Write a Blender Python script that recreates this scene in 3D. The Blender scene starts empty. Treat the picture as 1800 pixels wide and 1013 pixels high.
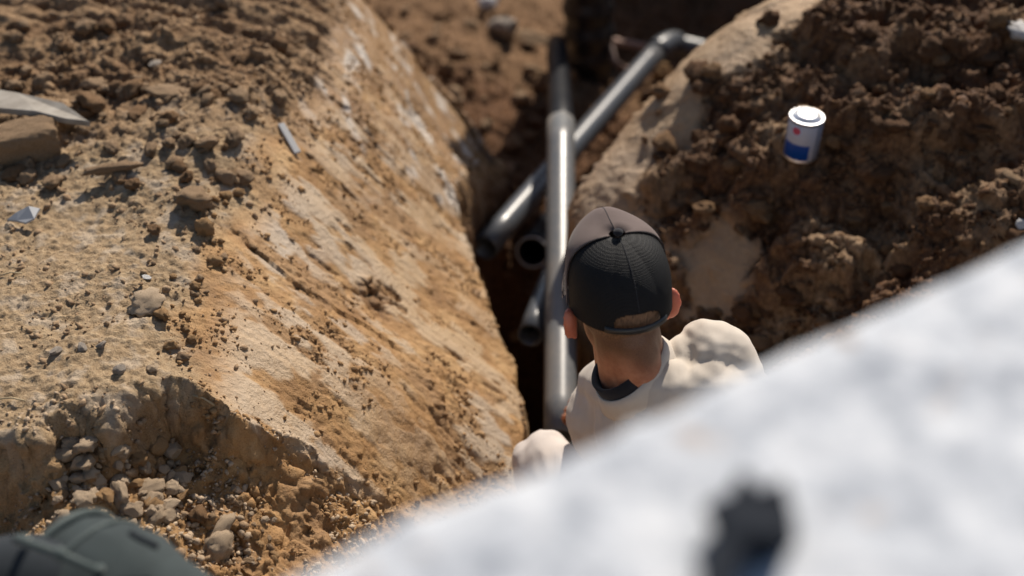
import bpy, bmesh, math, random
import numpy as np
from mathutils import Vector, Matrix, Quaternion
R = math.radians
random.seed(7); RNG = np.random.RandomState(11)
SC = bpy.context.scene
COL = SC.collection

# ------------------------------------------------------------------ camera, sky, sun, exposure
PITCH = R(37.0); CAMZ = 1.65; FPX = 2500.0
cam_d = bpy.data.cameras.new('camera'); cam = bpy.data.objects.new('camera', cam_d); COL.objects.link(cam)
cam.location = (0, 0, CAMZ); cam.rotation_euler = (R(90) - PITCH, 0, 0)
cam_d.lens = 50; cam_d.sensor_width = 36; cam_d.clip_end = 500; cam_d.clip_start = 0.05
cam_d.dof.use_dof = True; cam_d.dof.focus_distance = 2.62; cam_d.dof.aperture_fstop = 1.5
SC.camera = cam
SUN_AZ, SUN_EL = R(16.5), R(41)
sd = Vector((math.sin(SUN_AZ)*math.cos(SUN_EL), math.cos(SUN_AZ)*math.cos(SUN_EL), math.sin(SUN_EL)))
w = bpy.data.worlds.new('World'); SC.world = w; w.use_nodes = True
nt = w.node_tree; nt.nodes.clear()
sky = nt.nodes.new('ShaderNodeTexSky'); sky.sky_type = 'NISHITA'; sky.sun_disc = False
sky.sun_elevation = SUN_EL; sky.sun_rotation = SUN_AZ
bg = nt.nodes.new('ShaderNodeBackground'); bg.inputs['Strength'].default_value = 0.072
wo = nt.nodes.new('ShaderNodeOutputWorld')
nt.links.new(sky.outputs[0], bg.inputs[0]); nt.links.new(bg.outputs[0], wo.inputs[0])
sl = bpy.data.lights.new('sun', 'SUN'); sl.energy = 4.9; sl.angle = R(0.53); sl.color = (1.0, 0.905, 0.78)
so = bpy.data.objects.new('sun', sl); COL.objects.link(so)
so.rotation_euler = (-sd).to_track_quat('-Z', 'Y').to_euler(); so.location = sd*20
SC.view_settings.view_transform = 'Standard'; SC.view_settings.look = 'None'
SC.view_settings.exposure = 0.30; SC.view_settings.gamma = 1; SC.view_settings.use_curve_mapping = False
SC.cycles.max_bounces = 6; SC.cycles.use_denoising = True

# ------------------------------------------------------------------ helpers
CP, SP = math.cos(PITCH), math.sin(PITCH)
def ray(u, v):
    a = (u-900)/FPX; b = (506.5-v)/FPX
    return (a, CP+b*SP, -SP+b*CP)
def PD(u, v, d):                       # point at pixel (photo pixels) and depth along the view axis
    r = ray(u, v); return Vector((r[0]*d, r[1]*d, CAMZ+r[2]*d))
def PZ(u, v, z):
    r = ray(u, v); d = (z-CAMZ)/r[2]; return (r[0]*d, r[1]*d, z)

def hash2(ix, iy, s):
    n = (ix.astype(np.int64)*374761393 + iy.astype(np.int64)*668265263 + s*1442695041) & 0xffffffff
    n = ((n ^ (n >> 13))*1274126177) & 0xffffffff
    n = ((n ^ (n >> 16))*2246822519) & 0xffffffff
    return ((n ^ (n >> 15)) & 0xffffff)/float(0xffffff)
def vnoise(x, y, s=0):                 # gradient noise about -1..1
    ix = np.floor(x); iy = np.floor(y); fx = x-ix; fy = y-iy
    def g(dx, dy):
        a = hash2(ix+dx, iy+dy, s)*6.2831853
        return np.cos(a)*(fx-dx) + np.sin(a)*(fy-dy)
    ux = fx*fx*fx*(fx*(fx*6-15)+10); uy = fy*fy*fy*(fy*(fy*6-15)+10)
    a = g(0, 0)*(1-ux)+g(1, 0)*ux; b = g(0, 1)*(1-ux)+g(1, 1)*ux
    return (a*(1-uy)+b*uy)*1.5
def fbm(x, y, sc, octv=4, s=0, gain=.5):
    t = 0; a = 1
    for k in range(octv):
        t = t + a*vnoise(x*sc, y*sc, s+k*17); sc *= 2.03; a *= gain
    return t
def lumps(x, y, sc, s=0, dens=.7):     # rounded clods 0..1 with gaps
    x, y = x*sc, y*sc
    x, y = x+.32*vnoise(x*1.9, y*1.9, s+11)+.12*vnoise(x*5, y*5, s+12), y+.32*vnoise(x*1.9+9, y*1.9, s+13)+.12*vnoise(x*5, y*5, s+14); ix = np.floor(x); iy = np.floor(y); out = np.zeros_like(x)
    for dx in (-1, 0, 1):
        for dy in (-1, 0, 1):
            cx = ix+dx; cy = iy+dy
            px = cx+hash2(cx, cy, s+1); py = cy+hash2(cx, cy, s+2)
            r = .25+.55*hash2(cx, cy, s+3); on = hash2(cx, cy, s+4) < dens
            a = hash2(cx, cy, s+5)*3.14; e = .6+.4*hash2(cx, cy, s+6)
            qx = (x-px)*np.cos(a)+(y-py)*np.sin(a); qy = (-(x-px)*np.sin(a)+(y-py)*np.cos(a))/e
            d = 1-(qx*qx+qy*qy)/(r*r)
            tx = (hash2(cx, cy, s+7)-.5)*1.5; ty = (hash2(cx, cy, s+8)-.5)*1.5; fl = .45+.5*hash2(cx, cy, s+9)
            h = np.where((d > 0) & on, np.minimum(np.sqrt(np.maximum(d, 0))*1.15, fl)*r*1.25*(1+qx*tx/r+qy*ty/r), 0)
            out = np.maximum(out, h)
    return out
def sst(a, b, x):
    t = np.clip((x-a)/(b-a), 0, 1); return t*t*(3-2*t)
def seg_sd(x, y, poly):                # signed distance to closed polygon, negative inside
    d = np.full(x.shape, 1e9); ins = np.zeros(x.shape, bool); n = len(poly)
    for i in range(n):
        x0, y0 = poly[i]; x1, y1 = poly[(i+1) % n]
        ex, ey = x1-x0, y1-y0
        t = np.clip(((x-x0)*ex+(y-y0)*ey)/(ex*ex+ey*ey), 0, 1)
        d = np.minimum(d, (x-x0-t*ex)**2+(y-y0-t*ey)**2)
        c = ((y0 <= y) & (y1 > y)) | ((y1 <= y) & (y0 > y))
        if y1 != y0: ins ^= c & (x < x0+(y-y0)/(y1-y0)*ex)
    d = np.sqrt(d); return np.where(ins, -d, d)
def line_d(x, y, pts):                 # distance and parameter 0..1 along an open polyline
    best = np.full(x.shape, 1e9); par = np.zeros(x.shape); side = np.zeros(x.shape); n = len(pts)-1
    for i in range(n):
        x0, y0 = pts[i]; x1, y1 = pts[i+1]; ex, ey = x1-x0, y1-y0
        t = np.clip(((x-x0)*ex+(y-y0)*ey)/(ex*ex+ey*ey), 0, 1)
        dd = np.sqrt((x-x0-t*ex)**2+(y-y0-t*ey)**2); m = dd < best
        best = np.where(m, dd, best); par = np.where(m, (i+t)/n, par)
        side = np.where(m, np.sign(ex*(y-y0)-ey*(x-x0)), side)
    return best, par, side

# ------------------------------------------------------------------ node helpers
def new_mat(name, rough=.8, col=(.5, .5, .5), spec=.5, metal=0):
    m = bpy.data.materials.new(name); m.use_nodes = True
    b = m.node_tree.nodes['Principled BSDF']
    b.inputs['Base Color'].default_value = (*col, 1); b.inputs['Roughness'].default_value = rough
    b.inputs['Specular IOR Level'].default_value = spec; b.inputs['Metallic'].default_value = metal
    return m, m.node_tree, b
def nd(t, typ, **kw):
    n = t.nodes.new(typ)
    for k, v in kw.items():
        if k in n.inputs: n.inputs[k].default_value = v
        else: setattr(n, k, v)
    return n
def noise(t, scale, detail=5, rough=.6, vec=None, dist=0):
    n = nd(t, 'ShaderNodeTexNoise', Scale=scale, Detail=detail, Roughness=rough, Distortion=dist)
    if vec is not None: t.links.new(vec, n.inputs['Vector'])
    return n.outputs['Fac']
def ramp(t, fac, stops):
    r = t.nodes.new('ShaderNodeValToRGB'); t.links.new(fac, r.inputs[0])
    e = r.color_ramp.elements
    while len(e) < len(stops): e.new(.5)
    for i, (p, c) in enumerate(stops):
        e[i].position = p; e[i].color = (*c, 1) if len(c) == 3 else c
    return r.outputs['Color']
def mix(t, fac, a, b, blend='MIX'):
    n = t.nodes.new('ShaderNodeMix'); n.data_type = 'RGBA'; n.blend_type = blend
    for s, v in ((n.inputs[0], fac), (n.inputs[6], a), (n.inputs[7], b)):
        if isinstance(v, (int, float)): s.default_value = v
        elif isinstance(v, tuple): s.default_value = (*v, 1)
        else: t.links.new(v, s)
    return n.outputs[2]
def bump(t, b, h, strength=.3, dist=.01, prev=None):
    n = nd(t, 'ShaderNodeBump', Strength=strength, Distance=dist); t.links.new(h, n.inputs['Height'])
    if prev is not None: t.links.new(prev, n.inputs['Normal'])
    t.links.new(n.outputs[0], b.inputs['Normal']); return n.outputs[0]
def mathn(t, op, a, b=None, c=None):
    n = t.nodes.new('ShaderNodeMath'); n.operation = op
    for i, v in enumerate((a, b, c)):
        if v is None: continue
        if isinstance(v, (int, float)): n.inputs[i].default_value = v
        else: t.links.new(v, n.inputs[i])
    return n.outputs[0]
def objco(t): return t.nodes.new('ShaderNodeTexCoord').outputs['Object']
def attr(t, name):
    n = t.nodes.new('ShaderNodeAttribute'); n.attribute_name = name; return n.outputs['Fac']

# ------------------------------------------------------------------ materials
def soil_material():
    m, t, b = new_mat('soil', .85)
    co = t.nodes.new('ShaderNodeNewGeometry').outputs['Position']
    n1 = noise(t, 9, 6, .65, co); n2 = noise(t, 70, 5, .7, co); n3 = noise(t, 320, 4, .7, co); n4 = noise(t, 2.2, 4, .6, co)
    dust = ramp(t, n2, [(.25, (.19, .135, .08)), (.5, (.335, .245, .15)), (.75, (.46, .36, .24))])
    grit = ramp(t, n3, [(.30, (.5, .45, .40)), (.5, (1, 1, 1)), (.72, (1.25, 1.22, 1.2))])
    dust = mix(t, .8, dust, grit, 'MULTIPLY')
    ochre = ramp(t, n1, [(.25, (.21, .105, .038)), (.5, (.355, .20, .080)), (.75, (.49, .32, .155))])
    ochre = mix(t, .55, ochre, grit, 'MULTIPLY')
    smear = ramp(t, n4, [(.32, (.47, .325, .185)), (.5, (.49, .375, .26)), (.68, (.43, .37, .31))])
    smear = mix(t, .35, smear, ramp(t, n2, [(.3, (.7, .66, .6)), (.7, (1.1, 1.1, 1.1))]), 'MULTIPLY')
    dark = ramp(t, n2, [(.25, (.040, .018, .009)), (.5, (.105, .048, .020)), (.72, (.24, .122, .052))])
    brown = ramp(t, n2, [(.25, (.10, .052, .024)), (.5, (.24, .142, .072)), (.75, (.40, .265, .15))])
    c = mix(t, attr(t, 'clay'), dust, ochre)
    c = mix(t, attr(t, 'brown'), c, brown)
    c = mix(t, attr(t, 'smear'), c, smear)
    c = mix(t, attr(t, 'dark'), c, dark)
    c = mix(t, attr(t, 'pale'), c, (.60, .555, .50))
    t.links.new(c, b.inputs['Base Color'])
    rr = mathn(t, 'MULTIPLY_ADD', attr(t, 'wet'), -.60, .9)
    rr = mathn(t, 'ADD', rr, mathn(t, 'MULTIPLY', n2, .12))
    t.links.new(rr, b.inputs['Roughness'])
    p = bump(t, b, noise(t, 30, 4, .6, co), .35, .02); p = bump(t, b, n2, .6, .012, p); bump(t, b, n3, .45, .004, p)
    b.inputs['Specular IOR Level'].default_value = .35
    return m
SOIL = soil_material()
def clod_material(name, a, bcol, c, fine=180):
    m, t, b = new_mat(name, .9, spec=.25)
    co = objco(t)
    oi = t.nodes.new('ShaderNodeObjectInfo').outputs['Random']
    n = noise(t, 30, 6, .7, co); n3 = noise(t, fine, 4, .7, co)
    col = ramp(t, n, [(.28, a), (.5, bcol), (.74, c)])
    col = mix(t, .55, col, ramp(t, n3, [(.3, (.55, .52, .5)), (.6, (1.08, 1.08, 1.08))]), 'MULTIPLY')
    col = mix(t, .5, col, ramp(t, oi, [(0, (.72, .68, .64)), (1, (1.12, 1.12, 1.12))]), 'MULTIPLY')
    t.links.new(col, b.inputs['Base Color'])
    p = bump(t, b, n, .5, .008); bump(t, b, n3, .6, .003, p); return m
M_STONE = clod_material('pale_stone', (.28, .2, .13), (.46, .35, .24), (.58, .47, .35))
M_CLOD = clod_material('dry_clod', (.16, .098, .052), (.31, .21, .125), (.43, .31, .20))
M_OCH = clod_material('ochre_clod', (.22, .12, .05), (.36, .22, .105), (.46, .31, .17))
M_DARK = clod_material('damp_clod', (.035, .016, .008), (.11, .055, .026), (.24, .135, .066))
M_BROWN = clod_material('brown_clod', (.09, .047, .022), (.21, .122, .060), (.34, .215, .12))
M_GREY = clod_material('grey_stone', (.20, .17, .14), (.35, .305, .26), (.47, .42, .37))
M_WHITE = clod_material('white_lump', (.5, .49, .48), (.66, .65, .64), (.78, .77, .76))

# ------------------------------------------------------------------ terrain
CPTS = []
for u, v, z in [
    # flat ground at left
    (0, 745, -.01), (120, 715, 0), (240, 660, 0), (0, 600, 0), (150, 560, 0), (270, 560, .0), (0, 400, 0), (200, 400, 0), (330, 420, .01),
    (0, 250, .02), (200, 250, .03), (380, 300, .02), (440, 250, .02), (0, 100, .04), (250, 100, .05), (430, 130, .03), (0, 0, .05), (250, 0, .06), (440, 20, .03),
    # lip
    (345, 690, -.03), (315, 610, -.02), (340, 520, -.015), (400, 400, -.01), (480, 250, -.01), (540, 130, -.02), (570, 40, -.03), (560, -60, -.03),
    # slope middle
    (520, 740, -.16), (600, 650, -.19), (600, 500, -.19), (620, 350, -.17), (650, 220, -.15), (640, 110, -.12), (600, 30, -.09),
    (740, 760, -.34), (740, 600, -.33), (720, 450, -.30), (710, 330, -.26), (740, 230, -.30),
    # slope foot
    (925, 810, -.52), (918, 700, -.50), (880, 600, -.47), (850, 520, -.44), (805, 400, -.40), (780, 320, -.35), (866, 285, -.62), (812, 200, -.52), (742, 120, -.40), (642, 0, -.26), (600, -80, -.22), (700, 140, -.24), (770, 240, -.40),
    # low part of slope and hollow in front of it
    (700, 890, -.385), (820, 850, -.48), (600, 960, -.33), (640, 850, -.31), (560, 810, -.22), (470, 765, -.12),
    # mound at right
    (1330, 10, .0), (1230, 75, -.08), (1130, 190, -.18), (1050, 290, -.27), (1015, 345, -.32),
    (1410, 285, -.14), (1600, 250, -.07), (1790, 250, -.03), (1790, 400, -.12), (1600, 400, -.19), (1450, 400, -.23), (1270, 440, -.31), (1250, 600, -.46),
    (1400, 560, -.36), (1550, 500, -.27), (1200, 330, -.27), (1500, 100, .0), (1700, 100, .03), (1500, 0, .04), (1790, 0, .06), (1400, 150, -.04), (1300, 200, -.12)]:
    CPTS.append(PZ(u, v, z))
for p in [(3, 3, 0), (3, 1, 0), (1.6, 1.6, -.05), (.9, 1.2, -.15), (1.4, .4, 0), (-3, 1, 0), (-3, 4, .05), (2.5, 6, .05), (0, 8, .1), (-2.5, 6.5, .05), (0, 0, 0), (-1.2, .6, -.05),
          (-1.2, 1.4, 0), (-.7, 1.5, -.02), (0, -2, 0), (3, -2, 0), (-3, -2, 0), (1.5, 3.8, .06), (2.4, 4.2, .08), (-1.2, 4.5, .0), (-1.6, 3.6, .05), (.8, 6.5, .08), (1, 5.9, .08), (3, 8, .05), (-3, 8, .05), (1.5, 7, .1), (-.1, 1.4, -.5), (-.1, 1.7, -.5)]:
    CPTS.append(p)
CPTS = np.array(CPTS)
HPTS = np.array([PZ(*p) for p in [(0, 770, -.10), (110, 775, -.085), (250, 780, -.12), (250, 840, -.14), (170, 850, -.115), (100, 900, -.12), (20, 860, -.15), (20, 960, -.18), (340, 830, -.165), (380, 880, -.19), (400, 1000, -.22), (220, 1000, -.16),
    (330, 760, -.125), (430, 775, -.135), (480, 800, -.165), (450, 850, -.20), (500, 870, -.23), (560, 845, -.25), (560, 890, -.275), (620, 880, -.325), (700, 900, -.39), (560, 970, -.30), (480, 1000, -.26)]]+[(-1.3, 1.2, -.3), (-.6, 1.2, -.35), (-.1, 1.3, -.5), (-1.6, 1.6, -.2), (-2.5, 1, -.2)])
def tps_fit(P):
    n = len(P); d = np.sqrt(((P[:, None, :2]-P[None, :, :2])**2).sum(-1))
    K = np.where(d > 0, d*d*np.log(d+1e-12), 0) + np.eye(n)*.0008
    A = np.zeros((n+3, n+3)); A[:n, :n] = K; A[:n, n] = 1; A[:n, n+1:] = P[:, :2]; A[n:, :n] = A[:n, n:].T
    return np.linalg.solve(A, np.concatenate([P[:, 2], np.zeros(3)]))
WTS = tps_fit(CPTS)
GX0, GY0, GS = -3.2, -2.2, .02
gx = np.arange(GX0, 4.0, GS); gy = np.arange(GY0, 8.2, GS); GXX, GYY = np.meshgrid(gx, gy)
G = WTS[-3]+WTS[-2]*GXX+WTS[-1]*GYY
for i in range(len(CPTS)):
    r2 = (GXX-CPTS[i, 0])**2+(GYY-CPTS[i, 1])**2+1e-12
    G = G+WTS[i]*r2*.5*np.log(r2)
G = np.clip(G, -.62, .15)
WT2 = tps_fit(HPTS); G2 = WT2[-3]+WT2[-2]*GXX+WT2[-1]*GYY
for i in range(len(HPTS)):
    r2 = (GXX-HPTS[i, 0])**2+(GYY-HPTS[i, 1])**2+1e-12; G2 = G2+WT2[i]*r2*.5*np.log(r2)
G2 = np.clip(G2, -.55, -.06)
def macro(x, y, G=G):
    fx = np.clip((x-GX0)/GS, 0, len(gx)-1.001); fy = np.clip((y-GY0)/GS, 0, len(gy)-1.001)
    ix = fx.astype(int); iy = fy.astype(int); fx = fx-ix; fy = fy-iy
    return (G[iy, ix]*(1-fx)+G[iy, ix+1]*fx)*(1-fy)+(G[iy+1, ix]*(1-fx)+G[iy+1, ix+1]*fx)*fy
def xy(u, v, z): p = PZ(u, v, z); return (p[0], p[1])
TRENCH = [(.02, 1.1), (.03, 1.7), xy(925, 820, -.52), xy(930, 700, -.5), xy(892, 600, -.47), xy(860, 520, -.44), xy(815, 400, -.40), xy(795, 330, -.36),
          xy(835, 290, -.52), xy(872, 283, -.62), xy(818, 198, -.52), xy(748, 118, -.40), xy(645, -5, -.26), (-.85, 4.6), (-1.3, 5.0), (-1.6, 7.2), (.60, 7.4), (.68, 5.78), (3, 5.9), (3.2, 5.0), (1.3, 4.35),
          (.86, 3.62), xy(1325, 0, .0), xy(1228, 65, -.08), xy(1128, 178, -.18), xy(1048, 275, -.27), xy(1005, 330, -.32), (.17, 2.78), (.3, 2.55), (.44, 2.40), (.60, 2.15), (.64, 1.8), (.62, 1.1)]
RIDGE = [xy(300, 668, -.02), xy(345, 690, -.03), xy(470, 765, -.12), xy(560, 810, -.22), xy(640, 850, -.31), xy(690, 885, -.38)]
HOLLOW = [(-2.6, 1.86), (-1.2, 1.83), xy(0, 748, 0), xy(60, 752, 0), xy(120, 720, 0), xy(180, 712, 0), xy(235, 672, 0)]+RIDGE+[xy(760, 940, -.45), (-.1, 1.0), (-3, .9)]
GD = (.990, -.14)                        # direction of the machine marks down the cut face
def fields(x, y):
    x0, y0 = x, y
    wx = x+.03*fbm(x, y, 4, 3, 50); wy = y+.03*fbm(x, y, 4, 3, 60)
    B = macro(x, y)
    sd_ = seg_sd(wx*.35+x*.65, wy*.35+y*.65, TRENCH)
    # which soil is where
    lipx = np.interp(y, [1.2, 1.72, 2.0, 2.25, 2.6, 3.0, 3.35, 3.6, 4.2, 6], [-.62, -.57, -.6, -.62, -.57, -.50, -.47, -.46, -.7, -1.5])
    clay = sst(-.03, .06, x-lipx+.05*fbm(x, y, 6, 3, 70))*sst(.35, .15, x)
    right = sst(.0, .12, x-np.interp(y, [0, 2.6, 3.05, 3.4, 4.5, 6], [.1, .1, .1, .3, .7, .9])+.02*fbm(x, y, 8, 2, 71))
    clay = clay*(1-right)
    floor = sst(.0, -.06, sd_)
    hx, hy = x+.020*fbm(x, y, 11, 3, 81)+.006*fbm(x, y, 45, 2, 85), y+.020*fbm(x, y, 11, 3, 82)+.006*fbm(x, y, 45, 2, 86)
    hsd = seg_sd(hx, hy, HOLLOW)
    hollow = sst(.006, -.022-.05*sst(-.35, -.7, x), hsd)
    left_h = sst(.05, -.08, x+.1)
    rd, rp, rs = line_d(hx, hy, RIDGE)
    left = (1-clay)*(1-right)*(1-hollow)
    far = sst(2.55, 2.95, y+.12*fbm(x, y, 3, 3, 84))
    # relief
    h = B.copy()
    h = h+(hsd > 0)*np.exp(-rd/.02)*.008*sst(0, .1, rp)*sst(1, .85, rp)
    HB = np.minimum(macro(x, y, G2), h-.004)
    l1_ = lumps(x, y, 22, 89, .6); HB = HB+.012*fbm(x, y, 8, 3, 87)+.012*np.abs(fbm(x, y, 12, 3, 88))+.007*l1_
    h = h*(1-hollow)+HB*hollow
    # floor cut
    fz = -.88+.035*fbm(x, y, 3, 3, 90)-.07*sst(3.9, 4.4, y)*sst(.1, .3, x)+.10*sst(.18, .0, np.abs(x-.0))*sst(2.55, 2.75, y)*sst(3.1, 2.95, y)*0
    fz = fz-.75*sst(3.45, 3.35, y)*sst(2.32, 2.42, y)*sst(.30, .22, x)+.14*sst(3.9, 4.6, y)*sst(.2, -.2, x)-.12*sst(3.15, 3.3, y)*sst(3.75, 3.55, y)*sst(.3, .1, x)  # deep sump is added shape, dug to keep this stretch in shade
    k = sst(-.022-.13*sst(2.9, 3.15, y)*sst(.15, .0, x), .006, sd_)
    rnd = -.03*np.exp(-np.maximum(sd_, 0)/.035)*(sd_ > 0)
    h = h+rnd
    h = fz*(1-k)+h*k
    # clods
    rough = np.clip(right*1.0+left*(.14+.58*far-.32*sst(3.0, 3.25, y))+hollow*.45+floor*.6, 0, 1)
    rough = np.maximum(rough, (1-k)*.7*sst(2.9, 3.1, y))
    # smooth tan patches on the mound
    tpx, tpy = xy(1268, 468, -.33); pd = np.minimum(np.hypot((x-tpx)/.095, (y-tpy)/.105), 9)
    crest, cp_, cs_ = line_d(x, y, [xy(1330, 10, 0), xy(1230, 75, -.08), xy(1130, 190, -.18), xy(1050, 290, -.27), xy(1015, 345, -.32), (.2, 2.75)])
    tan = np.clip(sst(1.15, .75, pd+.35*fbm(x, y, 11, 3, 95))+sst(.23, .12, crest+.08*fbm(x, y, 7, 3, 96)), 0, 1)*right
    rough = rough*(1-.85*tan)*(1-right*.55*sst(.0, .5, fbm(x, y, 4.2, 3, 97)))
    l1 = lumps(x, y, 14, 100, .75); l2 = lumps(x, y, 30, 110, .8); l3 = lumps(x, y, 62, 120, .85); l4 = lumps(x, y, 125, 130, .8)
    h = h+rough*(l1*(.030-.010*right)*sst(-.2, .5, fbm(x, y, 3, 2, 140))+l2*(.022-.005*right)+l3*.013+l4*.006)
    mz = fbm(x*.8, y*1.3, 3.4, 3, 150); h = h+right*(1-.85*tan)*(.035*mz+.05*(sst(.0, .22, mz)-.5)+.035*np.abs(fbm(x, y, 8, 4, 151))+.012*fbm(x, y, 24, 3, 152))
    h = h+left*(.006*fbm(x, y, 6, 4, 160)+far*.018*fbm(x, y, 5, 3, 161)+far*.014*vnoise(x*3+y*2, y*22+x*5, 162)*(1+sst(3.0, 3.25, y)))
    fine = fbm(x, y, 55, 3, 170)
    h = h+left*(1-far)*(.0035*fine+.005*l3*sst(.0, .5, fbm(x, y, 7, 2, 171))+.002*l4)+hollow*(.010*fbm(x, y, 16, 3, 175)+.004*fine)
    # the cut face: smeared plates and torn crumbs, machine marks
    gu = x*GD[0]+y*GD[1]; gv = -x*GD[1]+y*GD[0]
    marks = vnoise(gu*1.6, gv*22, 180)*.5+vnoise(gu*3, gv*60, 181)*.25
    pl = vnoise(gu*7, gv*12, 182)+.5*vnoise(gu*19+3, gv*30, 183)+.26*vnoise(gu*50, gv*70, 184)
    crumbzone = sst(-.15, .45, fbm(x, y, 4.5, 3, 190))
    sm = sst(-.26, .04, pl-.35*crumbzone-.0+.14*marks)*clay*(1-floor)*sst(.02, .11, x-lipx)
    pits = lumps(gu*.55, gv*1.35, 30, 186, .34)*sst(-.15, .45, fbm(x, y, 4.5, 3, 187))
    pits = sst(.12, .5, pits); sm = sm*(1-pits); h = h-clay*(1-floor)*.0055*pits*(1-.6*l3)
    scr = vnoise(gu*1.6, gv*48, 198)*.8+vnoise(gu*2.2, gv*95, 195)*.6+vnoise(gu*4, gv*190, 196)*.4
    h = h+clay*(1-floor)*(.006*marks+.0019*scr*sst(-.3, .4, fbm(x, y, 4, 2, 199))+.007*fbm(x, y, 5, 2, 185)+sm*.0032-(1-sm)*(.0012*fine)+(1-sm)*(.0065*l3*crumbzone+.0025*l4))
    groove, gp, gs_ = line_d(x+.010*fbm(x, y, 9, 3, 191), y+.010*fbm(x, y, 9, 3, 192), [xy(400, 400, -.02), xy(470, 470, -.08), xy(540, 525, -.14), xy(640, 580, -.24), xy(760, 660, -.35)])
    h = h+clay*(np.where(gs_ > 0, .004, -.009)*np.exp(-groove/.016)*sst(0, .1, gp)*sst(1, .8, gp))
    # collapsed dark pocket in the cut face
    px, py = xy(660, 515, -.24); pk = sst(1.2, .5, np.hypot((x-px)/.045, (y-py)/.06)+.5*fbm(x, y, 16, 3, 193))
    h = h-pk*(.022-.02*l2-.012*l3)
    sm = sm*(1-pk)*(1-hollow)
    sx, sy = xy(735, 640, -.33)
    near = sst(.9, .3, np.hypot((x-sx)/.25, (y-sy)/.3)+.4*fbm(x, y, 7, 3, 194))*clay
    # colour masks
    dk = np.clip(right*(1-tan)*sst(-.6, .35, fbm(x, y, 3.5, 3, 200)+.12)+floor*(.45+.4*sst(4.6, 4.0, y))+sst(.97, .6, k)*sst(4.6, 4.2, y)*.9+floor*sst(4.7, 4.9, y)*sst(.2, .4, x)+pk*.6, 0, 1)  # dark mound soil, plus shade of trench walls, floor and far end painted in
    dk = np.maximum(dk, sst(4.0, 3.7, y)*floor*.5)  # more painted shade on the nearer trench floor
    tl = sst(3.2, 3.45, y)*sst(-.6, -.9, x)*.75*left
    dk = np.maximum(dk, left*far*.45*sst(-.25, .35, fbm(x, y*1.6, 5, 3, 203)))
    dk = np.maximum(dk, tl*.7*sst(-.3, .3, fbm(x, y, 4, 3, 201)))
    sm = sm*sst(.6, 1, k)
    brown = np.clip(left*far*.72+floor*.9+right*.7*(1-.5*tan)+sst(.0, .45, fbm(x, y, 6, 3, 202))*clay*(1-sm)*.45+clay*sst(3.1, 3.4, y)*.5, 0, 1)
    pale = k*np.clip(sst(.25, .6, fbm(x*1.4+y*.5, y*.7, 11, 4, 210))*clay*sst(2.8, 3.1, y)*.75, 0, 1)*(1-floor)  # glare on the far wet slope, painted as pale colour
    ex, ey = xy(120, 600, 0)
    pale = np.clip(pale+left*(1-far)*.22*sst(.1, .6, fbm(x, y, 18, 4, 211)), 0, 1)
    cl = np.clip(clay+hollow*.8+tan*.8+left*.12, 0, 1)
    wet = np.clip(k*clay*(1-floor)*(.40+.50*sm+.55*sst(2.85, 3.2, y))+tan*.45+.25*right, 0, 1)
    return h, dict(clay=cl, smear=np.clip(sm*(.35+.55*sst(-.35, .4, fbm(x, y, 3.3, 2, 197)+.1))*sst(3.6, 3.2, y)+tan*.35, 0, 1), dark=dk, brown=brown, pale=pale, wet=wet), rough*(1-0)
def H(x, y):
    return fields(np.atleast_1d(np.float64(x)), np.atleast_1d(np.float64(y)))[0]
def axis(lo, hi, step, g, far_lo, far_hi, cap=6.0):
    a = list(np.arange(lo, hi, step)); s = step; x = a[-1]
    while x < far_hi: s = min(s*g, cap); x += s; a.append(x)
    s = step; x = a[0]; b = []
    while x > far_lo: s = min(s*g, cap); x -= s; b.append(x)
    return np.array(b[::-1]+a)
ax = axis(-1.12, 1.30, .0042, 1.06, -90, 90)
ay = axis(1.55, 3.75, .0036, 1.013, 1.45, 110); ay = np.concatenate([axis(1.4, 1.445, .0045, 1.12, -90, 1.445)[:-1], ay]); ay = np.unique(ay)
X, Y = np.meshgrid(ax, ay); shp = X.shape
Z, masks, rgh = fields(X.ravel(), Y.ravel())
xr, yr = X.ravel(), Y.ravel()
# undercut the clods a little sideways so that they read as lumps rather than a height map
jx = .008*fbm(xr, yr, 40, 2, 300)*rgh+.012*fbm(xr, yr, 11, 2, 301)*rgh; jy = .008*fbm(xr, yr, 40, 2, 302)*rgh+.012*fbm(xr, yr, 11, 2, 303)*rgh
ny, nx = shp
# steep cut faces get their own relief across the face (not only up and down)
Zg0 = Z.reshape(shp); gyv, gxv = np.gradient(Zg0, ay, ax); sl_ = np.hypot(gxv, gyv); steep = sst(.9, 2.2, sl_).ravel()
ux_, uy_ = (-gxv/(sl_+1e-6)).ravel(), (-gyv/(sl_+1e-6)).ravel(); al = xr*uy_*0+(xr+.6*yr)
amp = steep*(.012*fbm(al, Z*1.3, 12, 3, 310)+.005*lumps(al, Z*1.2, 34, 311, .7)+.007*fbm(al, Z, 50, 3, 312))
jx += ux_*amp; jy += uy_*amp
co = np.stack([xr+jx, yr+jy, Z+amp*.3], 1).astype(np.float32)
idx = np.arange(nx*ny).reshape(shp)
q = np.stack([idx[:-1, :-1], idx[:-1, 1:], idx[1:, 1:], idx[1:, :-1]], -1).reshape(-1, 4)
def fast_mesh(name, co, faces, k):
    me = bpy.data.meshes.new(name)
    me.vertices.add(len(co)); me.vertices.foreach_set('co', np.ascontiguousarray(co, np.float32).ravel())
    me.loops.add(faces.size); me.loops.foreach_set('vertex_index', faces.astype(np.int32).ravel())
    me.polygons.add(len(faces)); me.polygons.foreach_set('loop_start', np.arange(0, faces.size, k, dtype=np.int32))
    me.polygons.foreach_set('loop_total', np.full(len(faces), k, np.int32)); me.update(calc_edges=True); return me
gme = fast_mesh('ground', co, q, 4)
gme.polygons.foreach_set('use_smooth', np.ones(len(q), bool))
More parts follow.
